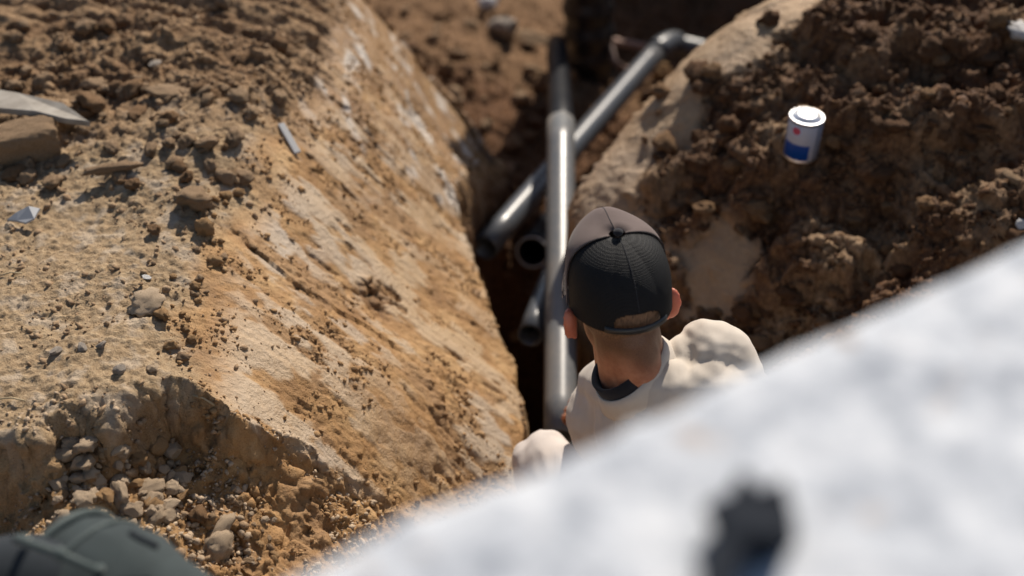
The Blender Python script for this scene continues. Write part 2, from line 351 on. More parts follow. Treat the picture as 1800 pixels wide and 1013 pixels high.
for k_, a_ in masks.items():
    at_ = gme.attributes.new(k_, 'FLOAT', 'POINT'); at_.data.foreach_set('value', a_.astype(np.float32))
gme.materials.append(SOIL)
ground = bpy.data.objects.new('ground', gme); COL.objects.link(ground); ground['kind'] = 'structure'

def HG(x, y):                          # height of the built mesh, by table
    i = np.clip(np.searchsorted(ax, x)-1, 0, len(ax)-2); j = np.clip(np.searchsorted(ay, y)-1, 0, len(ay)-2)
    fx = np.clip((x-ax[i])/(ax[i+1]-ax[i]), 0, 1); fy = np.clip((y-ay[j])/(ay[j+1]-ay[j]), 0, 1); Zg = Z.reshape(shp)
    return (Zg[j, i]*(1-fx)+Zg[j, i+1]*fx)*(1-fy)+(Zg[j+1, i]*(1-fx)+Zg[j+1, i+1]*fx)*fy
def hit(u, v):                         # where a sight line meets the ground
    r = ray(u, v); d = np.linspace(1.6, 8, 3000)
    x = r[0]*d; y = r[1]*d; z = CAMZ+r[2]*d
    h = HG(x, y); k = np.argmax(z < h); return Vector((x[k], y[k], h[k]))

# ------------------------------------------------------------------ object helpers
def link(name, me, mat=None, parent=None, smooth=False):
    if mat is not None:
        me.materials.clear(); me.materials.append(mat)
    if smooth: me.polygons.foreach_set('use_smooth', np.ones(len(me.polygons), bool))
    o = bpy.data.objects.new(name, me); COL.objects.link(o)
    if parent is not None: o.parent = parent
    return o
def tag(o, label, cat, group=None, kind=None):
    o['label'] = label; o['category'] = cat
    if group: o['group'] = group
    if kind: o['kind'] = kind
    return o
def thing(name, label, cat, loc=(0, 0, 0), rot=(0, 0, 0), group=None):
    o = bpy.data.objects.new(name, None); COL.objects.link(o); o.location = loc; o.rotation_euler = rot
    o.empty_display_size = .05
    return tag(o, label, cat, group)
def bm_mesh(bm, name='part'):
    me = bpy.data.meshes.new(name); bmesh.ops.recalc_face_normals(bm, faces=bm.faces[:]); bm.to_mesh(me); bm.free(); return me
def frames(pts):
    out = []; T = None; n = None
    for i, p in enumerate(pts):
        t = (pts[min(i+1, len(pts)-1)]-pts[max(i-1, 0)]).normalized()
        if n is None:
            n = t.cross(Vector((0, 0, 1)));
            if n.length < .01: n = t.cross(Vector((1, 0, 0)))
            n.normalize()
        else: n = (n-t*n.dot(t)).normalized()
        out.append((t, n, t.cross(n)))
    return out
def tube(pts, rad, seg=24, caps=True, bm=None, ell=None):
    pts = [Vector(p) for p in pts]; bm = bm or bmesh.new(); fr = frames(pts); rings = []
    for i, p in enumerate(pts):
        r = rad[i] if isinstance(rad, (list, tuple)) else rad
        t, n, b = fr[i]
        rings.append([bm.verts.new(p+(n*math.cos(a)+b*math.sin(a))*r) for a in [2*math.pi*k/seg for k in range(seg)]])
    for a, c in zip(rings, rings[1:]):
        for k in range(seg): f = bm.faces.new((a[k], a[(k+1) % seg], c[(k+1) % seg], c[k])); f.smooth = True
    if caps: bm.faces.new(rings[0][::-1]); bm.faces.new(rings[-1])
    return bm
def pipe_mesh(pts, r, wall=.005, seg=40):
    """open plastic pipe: outer wall, end lips, inner wall"""
    pts = [Vector(p) for p in pts]; bm = bmesh.new(); fr = frames(pts); n = len(pts)
    prof = [(i, r[i] if isinstance(r, list) else r) for i in range(n)]
    seq = prof+[(n-1, prof[-1][1]-wall)]+[(i, q-wall) for i, q in prof[::-1]]
    rings = []
    for i, rr in seq:
        t, a, b = fr[i]
        rings.append([bm.verts.new(pts[i]+(a*math.cos(x)+b*math.sin(x))*rr) for x in [2*math.pi*k/seg for k in range(seg)]])
    rings.append(rings[0])
    for a, c in zip(rings, rings[1:]):
        for k in range(seg): f = bm.faces.new((a[k], a[(k+1) % seg], c[(k+1) % seg], c[k])); f.smooth = True
    me = bm_mesh(bm)
    return me
def lathe(prof, seg=32, bm=None, closed=False):
    bm = bm or bmesh.new(); rings = []
    for r, z in prof:
        rings.append([bm.verts.new((r*math.cos(a), r*math.sin(a), z)) for a in [2*math.pi*k/seg for k in range(seg)]] if r > 1e-5 else [bm.verts.new((0, 0, z))])
    for a, c in zip(rings, rings[1:]):
        for k in range(seg):
            j = (k+1) % seg
            if len(a) == 1 and len(c) == 1: continue
            if len(a) == 1: bm.faces.new((a[0], c[j], c[k]))
            elif len(c) == 1: bm.faces.new((a[k], a[j], c[0]))
            else: bm.faces.new((a[k], a[j], c[j], c[k]))
    return bm
def rock(seed, sub=3, cuts=9, rough=.06, sq=(1, .85, .65), lo=.55, hi=.85):
    rn = random.Random(seed); bm = bmesh.new(); bmesh.ops.create_icosphere(bm, subdivisions=sub, radius=1)
    planes = []
    for i in range(cuts):
        n = Vector((rn.gauss(0, 1), rn.gauss(0, 1), rn.gauss(0, 1))).normalized(); planes.append((n, rn.uniform(lo, hi)))
    pv = np.array([v.co[:] for v in bm.verts])
    for n, d in planes:
        n = np.array(n[:]); k = pv@n-d; pv = pv-np.outer(np.maximum(k, 0), n)
    for f_, a_ in ((3, 1), (7, .5), (15, .3)):
        pv = pv*(1+rough*a_*(vnoise(pv[:, 0]*f_+seed, pv[:, 1]*f_+pv[:, 2]*f_*.7, seed)+vnoise(pv[:, 2]*f_, pv[:, 0]*f_*.6-pv[:, 1]*f_, seed+5)))[:, None]
    pv = pv*np.array(sq)
    for v, c in zip(bm.verts, pv): v.co = c
    me = bm_mesh(bm, 'stone'); return me
def capsule_union(parts, voxel=.006, smooth=4, name='body', disp=None):
    """parts: (p0, p1, r0, r1, sx) tapered rods or ('e', centre, radii, matrix) ellipsoids, joined to ONE continuous surface"""
    bm = bmesh.new()
    for p in parts:
        if p[0] == 'e':
            _, c, rad, mat3 = p
            ret = bmesh.ops.create_icosphere(bm, subdivisions=4, radius=1)
            for v in ret['verts']:
                v.co = Vector(c)+mat3@Vector((v.co.x*rad[0], v.co.y*rad[1], v.co.z*rad[2]))
        else:
            p0, p1, r0, r1 = Vector(p[0]), Vector(p[1]), p[2], p[3]
            d = p1-p0; L = d.length; t = d.normalized(); pts = []; rr = []
            for a in (85, 60, 30): pts.append(p0-t*r0*math.sin(R(a))); rr.append(r0*math.cos(R(a)))
            pts.append(p0); rr.append(r0); pts.append((p0+p1)/2); rr.append((r0+r1)/2); pts.append(p1); rr.append(r1)
            for a in (30, 60, 85): pts.append(p1+t*r1*math.sin(R(a))); rr.append(r1*math.cos(R(a)))
            tube(pts, rr, 20, True, bm)
    me = bm_mesh(bm, name)
    o = bpy.data.objects.new('tmp', me); COL.objects.link(o)
    m = o.modifiers.new('r', 'REMESH'); m.mode = 'VOXEL'; m.voxel_size = voxel; m.use_smooth_shade = True
    s = o.modifiers.new('s', 'SMOOTH'); s.factor = .5; s.iterations = smooth
    dg = bpy.context.evaluated_depsgraph_get(); dg.update()
    out = bpy.data.meshes.new_from_object(o.evaluated_get(dg)); bpy.data.objects.remove(o)
    out.name = name
    return out
def vcos(me):
    a = np.empty(len(me.vertices)*3, np.float32); me.vertices.foreach_get('co', a); return a.reshape(-1, 3)
def vset(me, a): me.vertices.foreach_set('co', a.astype(np.float32).ravel()); me.update()
def vnor(me):
    a = np.empty(len(me.vertices)*3, np.float32); me.vertices.foreach_get('normal', a); return a.reshape(-1, 3)

# ------------------------------------------------------------------ pipes
def plastic(name, col, rough, dusty=.35, dcol=(.30, .25, .2)):
    m, t, b = new_mat(name, rough); co = objco(t)
    n = noise(t, 7, 6, .7, co); n2 = noise(t, 60, 5, .7, co)
    sp = ramp(t, n, [(.45, (0, 0, 0)), (.7, (dusty, dusty, dusty))])
    sp2 = ramp(t, n2, [(.5, (0, 0, 0)), (.72, (dusty*.8,)*3)])
    c = mix(t, mathn(t, 'MAXIMUM', sp, sp2), col, dcol); t.links.new(c, b.inputs['Base Color'])
    t.links.new(mathn(t, 'MULTIPLY_ADD', n2, .25, rough-.1), b.inputs['Roughness'])
    bump(t, b, n2, .06, .002); return m
M_PGREY = plastic('grey_pipe_plastic', (.12, .125, .13), .33, .40)
M_PBLACK = plastic('black_pipe_plastic', (.006, .007, .010), .42, .03)  # black also paints the shade on the grey pipe's far length
M_PBLACK.node_tree.nodes['Principled BSDF'].inputs['Specular IOR Level'].default_value = .12
M_PDARK = plastic('dark_grey_pipe_plastic', (.060, .068, .080), .31, .15)
M_RIBBED = plastic('ribbed_black_plastic', (.010, .011, .013), .33, .05)
def lin(a, b, n): return [Vector(a).lerp(Vector(b), i/(n-1)) for i in range(n)]
A = PD(985, 775, 3.30); Bp = PD(986, 215, 4.14)
gp = link('grey_drain_pipe', pipe_mesh(lin(A, Bp, 12), .040), M_PGREY)
tag(gp, 'long glossy grey drain pipe held by the crouching man, lying along the trench', 'pipe')
Cp = PD(979, 78, 5.15)
d_ = (Cp-Bp).normalized()
me = pipe_mesh([Bp+(A-Bp).normalized()*.02]+lin(Bp, Cp, 8), [.0395, .0395]+[.0375]*7)
bp = link('shaded_pipe_length', me, M_PBLACK); tag(bp, 'far length of the grey pipe, coloured black for the shade on it', 'pipe')  # the riser's shadow on the pipe is put into its colour
# crossing pipe with elbow
root = thing('crossing_drain_pipe', 'dark grey pipe crossing diagonally behind the grey pipe and ending in an elbow', 'pipe')
K0 = PD(852, 436, 3.95); K1 = PD(1162, 82, 5.12); K2 = PD(1188, 76, 5.2); K3 = PD(1250, 92, 5.2)
link('pipe_barrel', pipe_mesh(lin(K0, K1, 12), .0375), M_PDARK, root)
e1 = []
for i in range(9):
    s = i/8; e1.append((K1-(K1-K0).normalized()*.06)*(1-s)**2+(K1+(K1-K0).normalized()*.03+Vector((.02, 0, .01)))*2*s*(1-s)+K2*s*s)
link('elbow', pipe_mesh(e1, .0435, .004), M_PDARK, root)
link('pipe_branch', pipe_mesh(lin(K2-Vector((.02, 0, 0)), K3, 5), .0375), M_PDARK, root)
# open socket facing the camera and short stub
S0 = PD(936, 443, 4.22); S1 = PD(975, 380, 4.6)
r_ = thing('socket_pipe', 'black pipe with its round open socket mouth facing the camera', 'pipe')
link('pipe_barrel', pipe_mesh(lin(S0, S1, 6), [.046, .046, .043, .0375, .0375, .0375]), M_PBLACK, r_)
bm = bmesh.new(); dr = (S1-S0).normalized()
fr = frames([S0, S1])[0]; ring = []
for k in range(40):
    a = 2*math.pi*k/40; rad = fr[1]*math.cos(a)+fr[2]*math.sin(a)
    ring.append([bm.verts.new(S0-dr*.004+rad*(.0465+.003*math.cos(b_))-dr*.003*math.sin(b_)) for b_ in [2*math.pi*j/8 for j in range(8)]])
for k in range(40):
    for j in range(8): bm.faces.new((ring[k][j], ring[(k+1) % 40][j], ring[(k+1) % 40][(j+1) % 8], ring[k][(j+1) % 8]))
m_rim, *_ = new_mat('pipe_rim_grey', .3, (.70, .71, .73))
link('socket_rim', bm_mesh(bm), m_rim, r_, True)
T0 = PD(932, 590, 3.62); T1 = PD(985, 450, 4.0)
o = link('short_pipe_stub', pipe_mesh(lin(T0, T1, 6), .0335), M_PDARK)
tag(o, 'short open grey pipe stub pointing at the camera beside the long grey pipe', 'pipe')
# upright ribbed pipe
base = Vector((.27, 4.78, -.92)); pts = []; rr = []
n_ = 150
for i in range(n_):
    s = i/(n_-1); z = -.95+s*1.75
    pts.append(Vector((.30-.06*math.sin(s*2.8)+.02*s, 4.76+.02*s, z))); rr.append(.086+.012*(0.5+.5*math.cos(i*.75))-.010*s)
o = link('ribbed_riser_pipe', bm_mesh(tube(pts, rr, 36)), M_RIBBED)
tag(o, 'thick black ribbed pipe standing upright in the trench behind the other pipes', 'pipe')
# a thin cable and small wooden lath near the far junction
m_lath, *_ = new_mat('pinkish_lath_wood', .7, (.34, .22, .17))
bm = bmesh.new(); a = PD(1078, 72, 5.35); b = PD(1150, 86, 5.5)
bmesh.ops.create_cube(bm, size=1, matrix=Matrix.Translation((a+b)/2)@(b-a).to_track_quat('X', 'Z').to_matrix().to_4x4()@Matrix.Diagonal(((b-a).length, .03, .022, 1)))
bmesh.ops.bevel(bm, geom=bm.edges[:], offset=.003, segments=1, affect='EDGES')
tag(link('wooden_lath', bm_mesh(bm), m_lath), 'thin pinkish wooden lath spanning between the black riser and crossing pipe', 'lath')
m_hose, *_ = new_mat('thin_hose_rubber', .5, (.20, .13, .10))
hp = [PD(u, v, d) for u, v, d in ((1070, 40, 5.3), (1074, 80, 5.25), (1080, 108, 5.2), (1100, 122, 5.2), (1125, 118, 5.3))]
tag(link('thin_hose', bm_mesh(tube(hp, .011, 12)), m_hose, smooth=True), 'thin brown hose curling beside the black riser pipe', 'hose')

# ------------------------------------------------------------------ can of pipe cement
cb = hit(1408, 258); cb = PD(1408, 258, (cb-Vector((0, 0, CAMZ))).dot(Vector((0, CP, -SP))))
can = thing('metal_can', 'shiny metal can with blue and red label standing on the dark mound', 'can', (cb.x, cb.y, cb.z-.024), (R(1), R(2), R(6))); can.scale = (.92, .92, .86)
mt, t, b = new_mat('tin', .36, (.78, .78, .79), metal=1.0)
n = noise(t, 14, 3, .5, objco(t)); bump(t, b, n, .1, .003)
rc = .043; hc = .125
link('can_body', bm_mesh(lathe([(0, 0), (rc-.003, 0), (rc, .002), (rc+.0015, .004), (rc, .007), (rc, hc-.006), (rc+.002, hc-.003), (rc+.002, hc), (rc-.002, hc+.001), (rc-.003, hc-.003), (0, hc-.003)], 48)), mt, can, True)
ml, t, b = new_mat('can_label_print', .35)
co_ = objco(t); sep = nd(t, 'ShaderNodeSeparateXYZ'); t.links.new(co_, sep.inputs[0])
ang = mathn(t, 'ARCTAN2', sep.outputs['Y'], sep.outputs['X'])      # -pi..pi ; the camera side is about -1.7
z_ = sep.outputs['Z']
blue = mathn(t, 'MULTIPLY', mathn(t, 'LESS_THAN', z_, .058), mathn(t, 'LESS_THAN', ang, -1.45))
dots = mathn(t, 'ADD', mathn(t, 'POWER', mathn(t, 'MULTIPLY', mathn(t, 'ADD', ang, 2.38), .043), 2.0), mathn(t, 'POWER', mathn(t, 'ADD', z_, -.098), 2.0))
red = mathn(t, 'LESS_THAN', dots, .00013)
halo = mathn(t, 'LESS_THAN', dots, .00022)
greyb = mathn(t, 'MULTIPLY', mathn(t, 'GREATER_THAN', ang, -1.15), 1.0)
lines = mathn(t, 'MULTIPLY', mathn(t, 'LESS_THAN', mathn(t, 'FRACT', mathn(t, 'MULTIPLY', z_, 160)), .3), mathn(t, 'MULTIPLY', greyb, .35))
c = mix(t, greyb, (.38, .39, .45), (.22, .23, .28)); c = mix(t, lines, c, (.15, .16, .2)); c = mix(t, blue, c, (.003, .05, .26)); c = mix(t, halo, c, (.35, .45, .6)); c = mix(t, red, c, (.42, .03, .07))
t.links.new(c, b.inputs['Base Color'])
link('can_label', bm_mesh(lathe([(rc+.0003, .010), (rc+.0012, .011), (rc+.0012, hc-.010), (rc+.0003, hc-.009)], 64)), ml, can, True)
link('can_lid', bm_mesh(lathe([(0, hc-.0025), (rc-.004, hc-.0025), (rc-.0045, hc+.0005), (.024, hc+.001), (.0225, hc+.003), (.0225, hc+.003)], 48)), mt, can, True)
cpart = link('screw_cap', bm_mesh(lathe([(.020, hc+.001), (.0235, hc+.002), (.0235, hc+.0045), (.022, hc+.006), (.020, hc+.0062), (.019, hc+.005), (0, hc+.005)], 40)), mt, can, True)

# ------------------------------------------------------------------ the man
SK, t, b = new_mat('skin', .5, (.50, .26, .17))
b.inputs['Subsurface Weight'].default_value = .2; b.inputs['Subsurface Radius'].default_value = (.02, .006, .003); b.inputs['Subsurface Scale'].default_value = 1.0
n = noise(t, 35, 6, .7, objco(t)); n5 = noise(t, 900, 2, .5, objco(t))
c = ramp(t, n, [(.32, (.32, .12, .065)), (.68, (.50, .235, .14))])
hairc = ramp(t, n5, [(.35, (.035, .02, .012)), (.65, (.15, .08, .045))])
c = mix(t, attr(t, 'ear'), c, (.60, .13, .085)); c = mix(t, attr(t, 'stubble'), c, hairc); t.links.new(c, b.inputs['Base Color']); bump(t, b, n5, .15, .001)
def cloth(name, c0, c1, rough=.9, weave=900):
    m, t, b = new_mat(name, rough, spec=.2); co = objco(t)
    n = noise(t, 18, 5, .6, co); t.links.new(ramp(t, n, [(.3, c0), (.7, c1)]), b.inputs['Base Color'])
    n2 = noise(t, weave, 2, .5, co); bump(t, b, n2, .25, .0008)
    b.inputs['Sheen Weight'].default_value = .15; return m
M_SHIRT = cloth('beige_shirt_cotton', (.50, .44, .375), (.58, .52, .45))
M_TROUS = cloth('pale_trouser_cotton', (.52, .46, .42), (.60, .54, .50))
M_DKCLOTH = cloth('black_collar_cloth', (.012, .012, .016), (.025, .025, .03))
M_BOOT = cloth('boot_leather', (.10, .06, .035), (.16, .10, .06))

HC = PD(1088, 540, 2.50)               # between the ears
yaw, tilt, roll = R(15), R(-6), R(-2)
HR = Matrix.Rotation(yaw, 3, 'Z')@Matrix.Rotation(tilt, 3, 'X')@Matrix.Rotation(roll, 3, 'Y')
def hl(x, y, z): return HC+HR@Vector((x, y, z))
C7 = PD(1132, 690, 2.53); RS = PD(1250, 628, 2.56); LS = PD(1072, 678, 2.78)
PEL = Vector((.34, 1.74, -.46))
LH_, RH_ = Vector((.27, 1.80, -.52)), Vector((.42, 1.76, -.50))
LK, RK = PD(957, 815, 2.97), Vector((.50, 2.10, -.44))
LA, RA = Vector((.13, 1.86, -.80)), Vector((.50, 1.84, -.80))
LE = Vector((.182, 2.24, -.385)); LW = PD(1052, 716, 3.14)
RE = Vector((.52, 1.90, -.20)); RW = Vector((.45, 2.08, -.36))
I3 = Matrix.Identity(3)
P = []
# skull and face
P += [('e', hl(0, -.005, .035), (.077, .094, .098), HR), ('e', hl(0, .022, -.035), (.058, .066, .075), HR), ('e', hl(0, .058, -.088), (.03, .03, .022), HR),
      (hl(0, .088, .01), hl(0, .108, -.028), .008, .013), ('e', hl(0, .104, -.030), (.017, .012, .010), HR),
      (hl(-.03, .080, .022), hl(.03, .080, .022), .013, .013), ('e', hl(0, .084, -.062), (.024, .012, .006), HR), ('e', hl(0, .081, -.071), (.021, .012, .006), HR),
      ('e', hl(-.042, .062, -.02), (.022, .02, .018), HR), ('e', hl(.042, .062, -.02), (.022, .02, .018), HR)]
for s in (-1, 1):
    er = HR@Matrix.Rotation(R(s*38), 3, 'Z')@Matrix.Rotation(R(12), 3, 'X')
    EX = .089
    P.append(('e', hl(s*EX, -.012, -.008), (.006, .016, .029), er))
    for k in range(9):                 # helix
        a0, a1 = R(-60+28*k), R(-60+28*(k+1))
        q0 = Vector((s*.007, -.016*math.cos(a0), .030*math.sin(a0))); q1 = Vector((s*.007, -.016*math.cos(a1), .030*math.sin(a1)))
        P.append((hl(s*EX, -.012, -.008)+er@q0, hl(s*EX, -.012, -.008)+er@q1, .0042, .0042))
    P.append(('e', hl(s*.084, -.006, -.036), (.005, .008, .009), er))
NB = C7+Vector((-.01, .055, -.03))
P += [(hl(0, -.035, -.015), NB, .058, .064), (hl(0, -.058, -.02), C7+Vector((0, .01, -.01)), .042, .05), (hl(0, .0, -.05), NB+Vector((-.02, .06, -.01)), .05, .05)]
# trunk
mid = (RS+LS)/2
P += [(C7+Vector((0, .03, -.04)), RS, .055, .05), (C7+Vector((0, .03, -.04)), LS, .055, .045), (mid+Vector((.02, -.03, -.1)), PEL, .12, .115), (LS.lerp(RS, .2)-Vector((0, .0, .1)), LS.lerp(RS, .8)-Vector((0, .02, .1)), .09, .09),
      (LH_, RH_, .11, .11), (LH_, LK, .082, .055), (LK, LA, .052, .036), (RH_, RK, .082, .055), (RK, RA, .052, .036),
      (LS, LE, .044, .034), (LE, LW, .036, .024), (RS, RE, .046, .036), (RE, RW, .037, .025)]
def hand(wr, fwd, side, nrm, curl, s=1.0, thumb=1):
    fwd = Vector(fwd).normalized(); nrm = Vector(nrm).normalized(); side = Vector(side).normalized(); out = []
    for k, (o_, l_) in enumerate(((-.030, .070), (-.010, .080), (.011, .075), (.031, .058))):
        b0 = wr+fwd*.075+side*o_; out.append((wr+side*o_*.55, b0, .013, .0105))
        p = b0; a = curl*.5
        for j, f_ in enumerate((.45, .31, .24)):
            dd = fwd*math.cos(a)-nrm*math.sin(a); q_ = p+dd*l_*f_; out.append((p, q_, .0088-.001*j, .0082-.001*j)); p = q_; a += curl
    p = wr+fwd*.02-side*thumb*.028
    d1 = (fwd*.75-side*thumb*.6-nrm*.35).normalized(); q_ = p+d1*.042; out += [(wr, p, .014, .012), (p, q_, .0115, .0105)]
    d2 = (fwd*.55-nrm*.85).normalized(); out.append((q_, q_+d2*.03, .0100, .0085))
    return out
# left hand closes over the pipe, right hand rests on the knee
pd_ = (Bp-A).normalized(); up_ = Vector((0, 0, 1)); hf = Vector((-.62, .6, -.45)).normalized()
hn = pd_.cross(hf); hn = hn if hn.z > 0 else -hn
P += hand(LW, hf, hf.cross(hn), hn, R(38), 1, 1)
P += hand(RW, (RK-RW).normalized()+Vector((0, .4, 0)), (1, 0, 0), (0, -.2, 1), R(22), 1, 1)
bme = capsule_union(P, .0042, 3, 'body')
cc = vcos(bme)
Hi = np.array(HR.inverted()); lc = (cc-np.array(HC[:]))@Hi.T
st = np.clip(sst(-.095, -.035, lc[:, 2]+.012*np.sin(lc[:, 0]*60))*sst(.045, .0, lc[:, 1])*sst(.085, .07, np.abs(lc[:, 0])), 0, 1)*(np.linalg.norm(lc, axis=1) < .2)
er_ = sst(.076, .084, np.abs(lc[:, 0]))*(np.abs(lc[:, 2]) < .06)*(np.linalg.norm(lc, axis=1) < .13)
a_ = bme.attributes.new('ear', 'FLOAT', 'POINT'); a_.data.foreach_set('value', (er_*.4).astype(np.float32))  # ear redness: own tint plus the backlit glow painted in
a_ = bme.attributes.new('stubble', 'FLOAT', 'POINT'); a_.data.foreach_set('value', (st*.85).astype(np.float32))
man = thing('person', 'man in a trucker cap and beige shirt crouching in the trench over the grey pipe', 'person', (.3, 1.9, -.86))
INV = Matrix.Translation((-.3, -1.9, .86))
def mp(name, me, mat, parent=man, smooth=True):
    me.transform(INV); return link(name, me, mat, parent, smooth)
mp('body', bme, SK)
# eyes
me_, *_ = new_mat('eye_white', .2, (.7, .68, .65))
for s in (-1, 1):
    bm = bmesh.new(); bmesh.ops.create_uvsphere(bm, u_segments=16, v_segments=10, radius=.0115, matrix=Matrix.Translation(hl(s*.031, .078, .004)))
    mp('eye', bm_mesh(bm), me_)
# shirt
SP_ = [(PD(1178, 655, 2.56), RS, .046, .062), (PD(1165, 690, 2.52), PD(1250, 700, 2.53), .055, .075), (C7+Vector((.03, .03, -.055)), RS, .055, .066), (C7+Vector((.0, .035, -.055)), LS, .050, .056), (mid+Vector((.02, -.03, -.1)), PEL+Vector((0, 0, .03)), .138, .135),
       (LS.lerp(RS, .1)-Vector((0, .0, .1)), LS.lerp(RS, .9)-Vector((0, .02, .09)), .098, .105), (LS, LS.lerp(LE, .72), .058, .052), (RS, RS.lerp(RE, .8), .068, .058), (C7+Vector((.03, -.01, -.05)), PEL+Vector((0, -.02, .05)), .075, .11)]
sme = capsule_union(SP_, .006, 8, 'shirt')
cc = vcos(sme); nn = vnor(sme)
def folds(c, f, s): return fbm(c[:, 0]*1.0+c[:, 2]*.5, c[:, 1]*.8-c[:, 2]*.9, f, 3, s)
ax_ = np.array((RS-C7).normalized()[:]); dn = np.array(((PEL-C7).normalized())[:])
a1 = cc@ax_; a2 = cc@dn
fd = .007*folds(cc, 7, 5)+.006*(1-np.abs(vnoise(a1*11+a2*9, a2*3-a1*2, 6))*2.4)+.0022*(1-np.abs(vnoise(a1*12+a2*10, a2*26-a1*16, 9))*2.2)
def fold_line(c, pts, w_, a_):          # a drawn fold: ridge of width w_ and height a_ across the cloth
    up_v, rt = np.array([0, SP, CP]), np.array([1, 0, 0]); q = np.stack([c@rt, c@up_v], 1)
    pp = [np.array([p@rt, p@up_v]) for p in [np.array(PD(*p)[:]) for p in pts]]
    d, par, sd3 = line_d(q[:, 0], q[:, 1], [tuple(p) for p in pp]); return a_*np.exp(-(d/w_)**2)*sst(0, .15, par)*sst(1, .8, par)
for pts_, w_, a_ in (([(1190, 590, 2.52), (1203, 625, 2.5), (1195, 665, 2.5), (1168, 700, 2.5)], .006, .007), ([(1240, 600, 2.5), (1225, 650, 2.48), (1180, 700, 2.48), (1120, 740, 2.48)], .008, .010),
                     ([(1270, 610, 2.5), (1240, 660, 2.48), (1200, 700, 2.46), (1150, 745, 2.46)], .007, .007), ([(1300, 600, 2.5), (1290, 640, 2.46), (1255, 680, 2.46)], .006, -.006), ([(1212, 580, 2.5), (1214, 625, 2.48), (1205, 670, 2.48)], .005, -.006)):
    fd = fd+fold_line(cc, pts_, w_*1.25, a_*.5)
vset(sme, cc+nn*fd[:, None]); mp('shirt', sme, M_SHIRT)
# collar
cen = C7+Vector((-.016, .035, .014)); axv = (hl(0, -.03, -.02)-C7).normalized()
axv = (axv*.4+Vector((-.62, .0, .70))).normalized()
sx_ = (Vector((1, 0, .35))-axv*Vector((1, 0, .35)).dot(axv)).normalized(); sy_ = axv.cross(sx_)
def band(prof, gap=.0, n=72, wob=.0):
    bm = bmesh.new(); cols = []
    for k in range(n+1):
        a = R(90+gap/2)+(2*math.pi-R(gap))*k/n
        dirv = sx_*math.cos(a)+sy_*math.sin(a)
        cols.append([bm.verts.new(cen+dirv*(r+wob*math.sin(3*a+z*40))+axv*(z+.010*math.cos(a)+wob*.7*math.sin(2*a+1))) for r, z in prof])
    for a, b in zip(cols, cols[1:]):
        for j in range(len(prof)): f = bm.faces.new((a[j], b[j], b[(j+1) % len(prof)], a[(j+1) % len(prof)]))
    bm.faces.new(cols[0]); bm.faces.new(cols[-1][::-1])
    return bm_mesh(bm)
sh = mp('collar', band([(.071, -.012), (.0745, .016), (.078, .017), (.082, .004), (.089, -.022), (.085, -.026), (.077, -.010)], 24, wob=.002), M_SHIRT)
mp('neckband', band([(.060, -.020), (.064, .036), (.0725, .040), (.0745, .018), (.0705, -.020)], 20, wob=.0015), M_DKCLOTH)
# trousers, boots
TP = [(LH_, RH_, .125, .125), (LH_, LK, .10, .066), (LK, LA+Vector((0, 0, .04)), .064, .055), (RH_, RK, .10, .066), (RK, RA+Vector((0, 0, .04)), .064, .055)]
tme = capsule_union(TP, .007, 6, 'trousers'); cc = vcos(tme); nn = vnor(tme)
vset(tme, cc+nn*(.006*folds(cc, 9, 15)+.006*(1-np.abs(vnoise(cc[:, 0]*18+cc[:, 2]*10, cc[:, 1]*9, 16))*2.2))[:, None]); mp('trousers', tme, M_TROUS)
for foot in (LA, RA):
    f0 = Vector((foot.x, foot.y-.02, -.83)); bt = capsule_union([(foot+Vector((0, 0, .06)), foot, .05, .05), (foot, f0+Vector((0, .13, .01)), .048, .042), (f0+Vector((0, -.03, .0)), f0+Vector((0, .16, 0)), .038, .034)], .006, 4, 'boot')
    mp('boot', bt, M_BOOT)
# cap in head space
def cap_pt(phi, tt, off=0.0):
    # phi 0 = front, pi = back ; tt 0 bottom .. 1 button
    front = max(0, math.cos(phi)); f2 = front**1.3
    rx, ry = .0885+off, (.108 if math.cos(phi) < 0 else .106)+off
    sd2 = max(0, 1-abs(abs(phi if phi < math.pi else phi-2*math.pi)-R(75))/R(75)); prof = (1-tt**(2.3+1.3*f2+2.6*sd2))**(.60-.10*f2-.10*sd2)
    z = (.146+off)*tt+(.034*f2**.8+.017*front**9)*tt*math.sin(min(max(tt, 0), 1)**1.6*math.pi)
    z0 = .016+.0*max(0, -math.cos(phi))+.022*front
    z = z0*(1-tt)+z
    return (rx*prof*math.sin(phi), ry*prof*math.cos(phi)-.004, z)
def cap_panel(phi0, phi1, off=0, n=48, m=26, hole=None, thick=.0016):
    bm = bmesh.new(); g = []
    for i in range(n+1):
        row = []
        for j in range(m+1):
            ph = phi0+(phi1-phi0)*i/n; tt = min(j/m, .995)
            row.append(bm.verts.new(hl(*cap_pt(ph, tt, off))))
        g.append(row)
    for i in range(n):
        for j in range(m):
            ph = phi0+(phi1-phi0)*(i+.5)/n; tt = (j+.5)/m
            if hole and hole(ph, tt): continue
            bm.faces.new((g[i][j], g[i+1][j], g[i+1][j+1], g[i][j+1]))
    bmesh.ops.remove_doubles(bm, verts=bm.verts[:], dist=.0002)
    bmesh.ops.recalc_face_normals(bm, faces=bm.faces[:])
    me = bpy.data.meshes.new('cap'); bm.to_mesh(me); bm.free()
    o = bpy.data.objects.new('t', me); COL.objects.link(o); s = o.modifiers.new('s', 'SOLIDIFY'); s.thickness = thick; s.offset = 0
    dg = bpy.context.evaluated_depsgraph_get(); dg.update(); out = bpy.data.meshes.new_from_object(o.evaluated_get(dg)); bpy.data.objects.remove(o)
    return out
M_CAPF = cloth('mauve_grey_cap_foam', (.105, .078, .070), (.14, .105, .097))
M_MESH, t, b = new_mat('black_cap_mesh', .7, (.005, .0055, .006), spec=.25)
co_ = objco(t)
vo = nd(t, 'ShaderNodeTexVoronoi', Scale=330.0); t.links.new(co_, vo.inputs['Vector'])
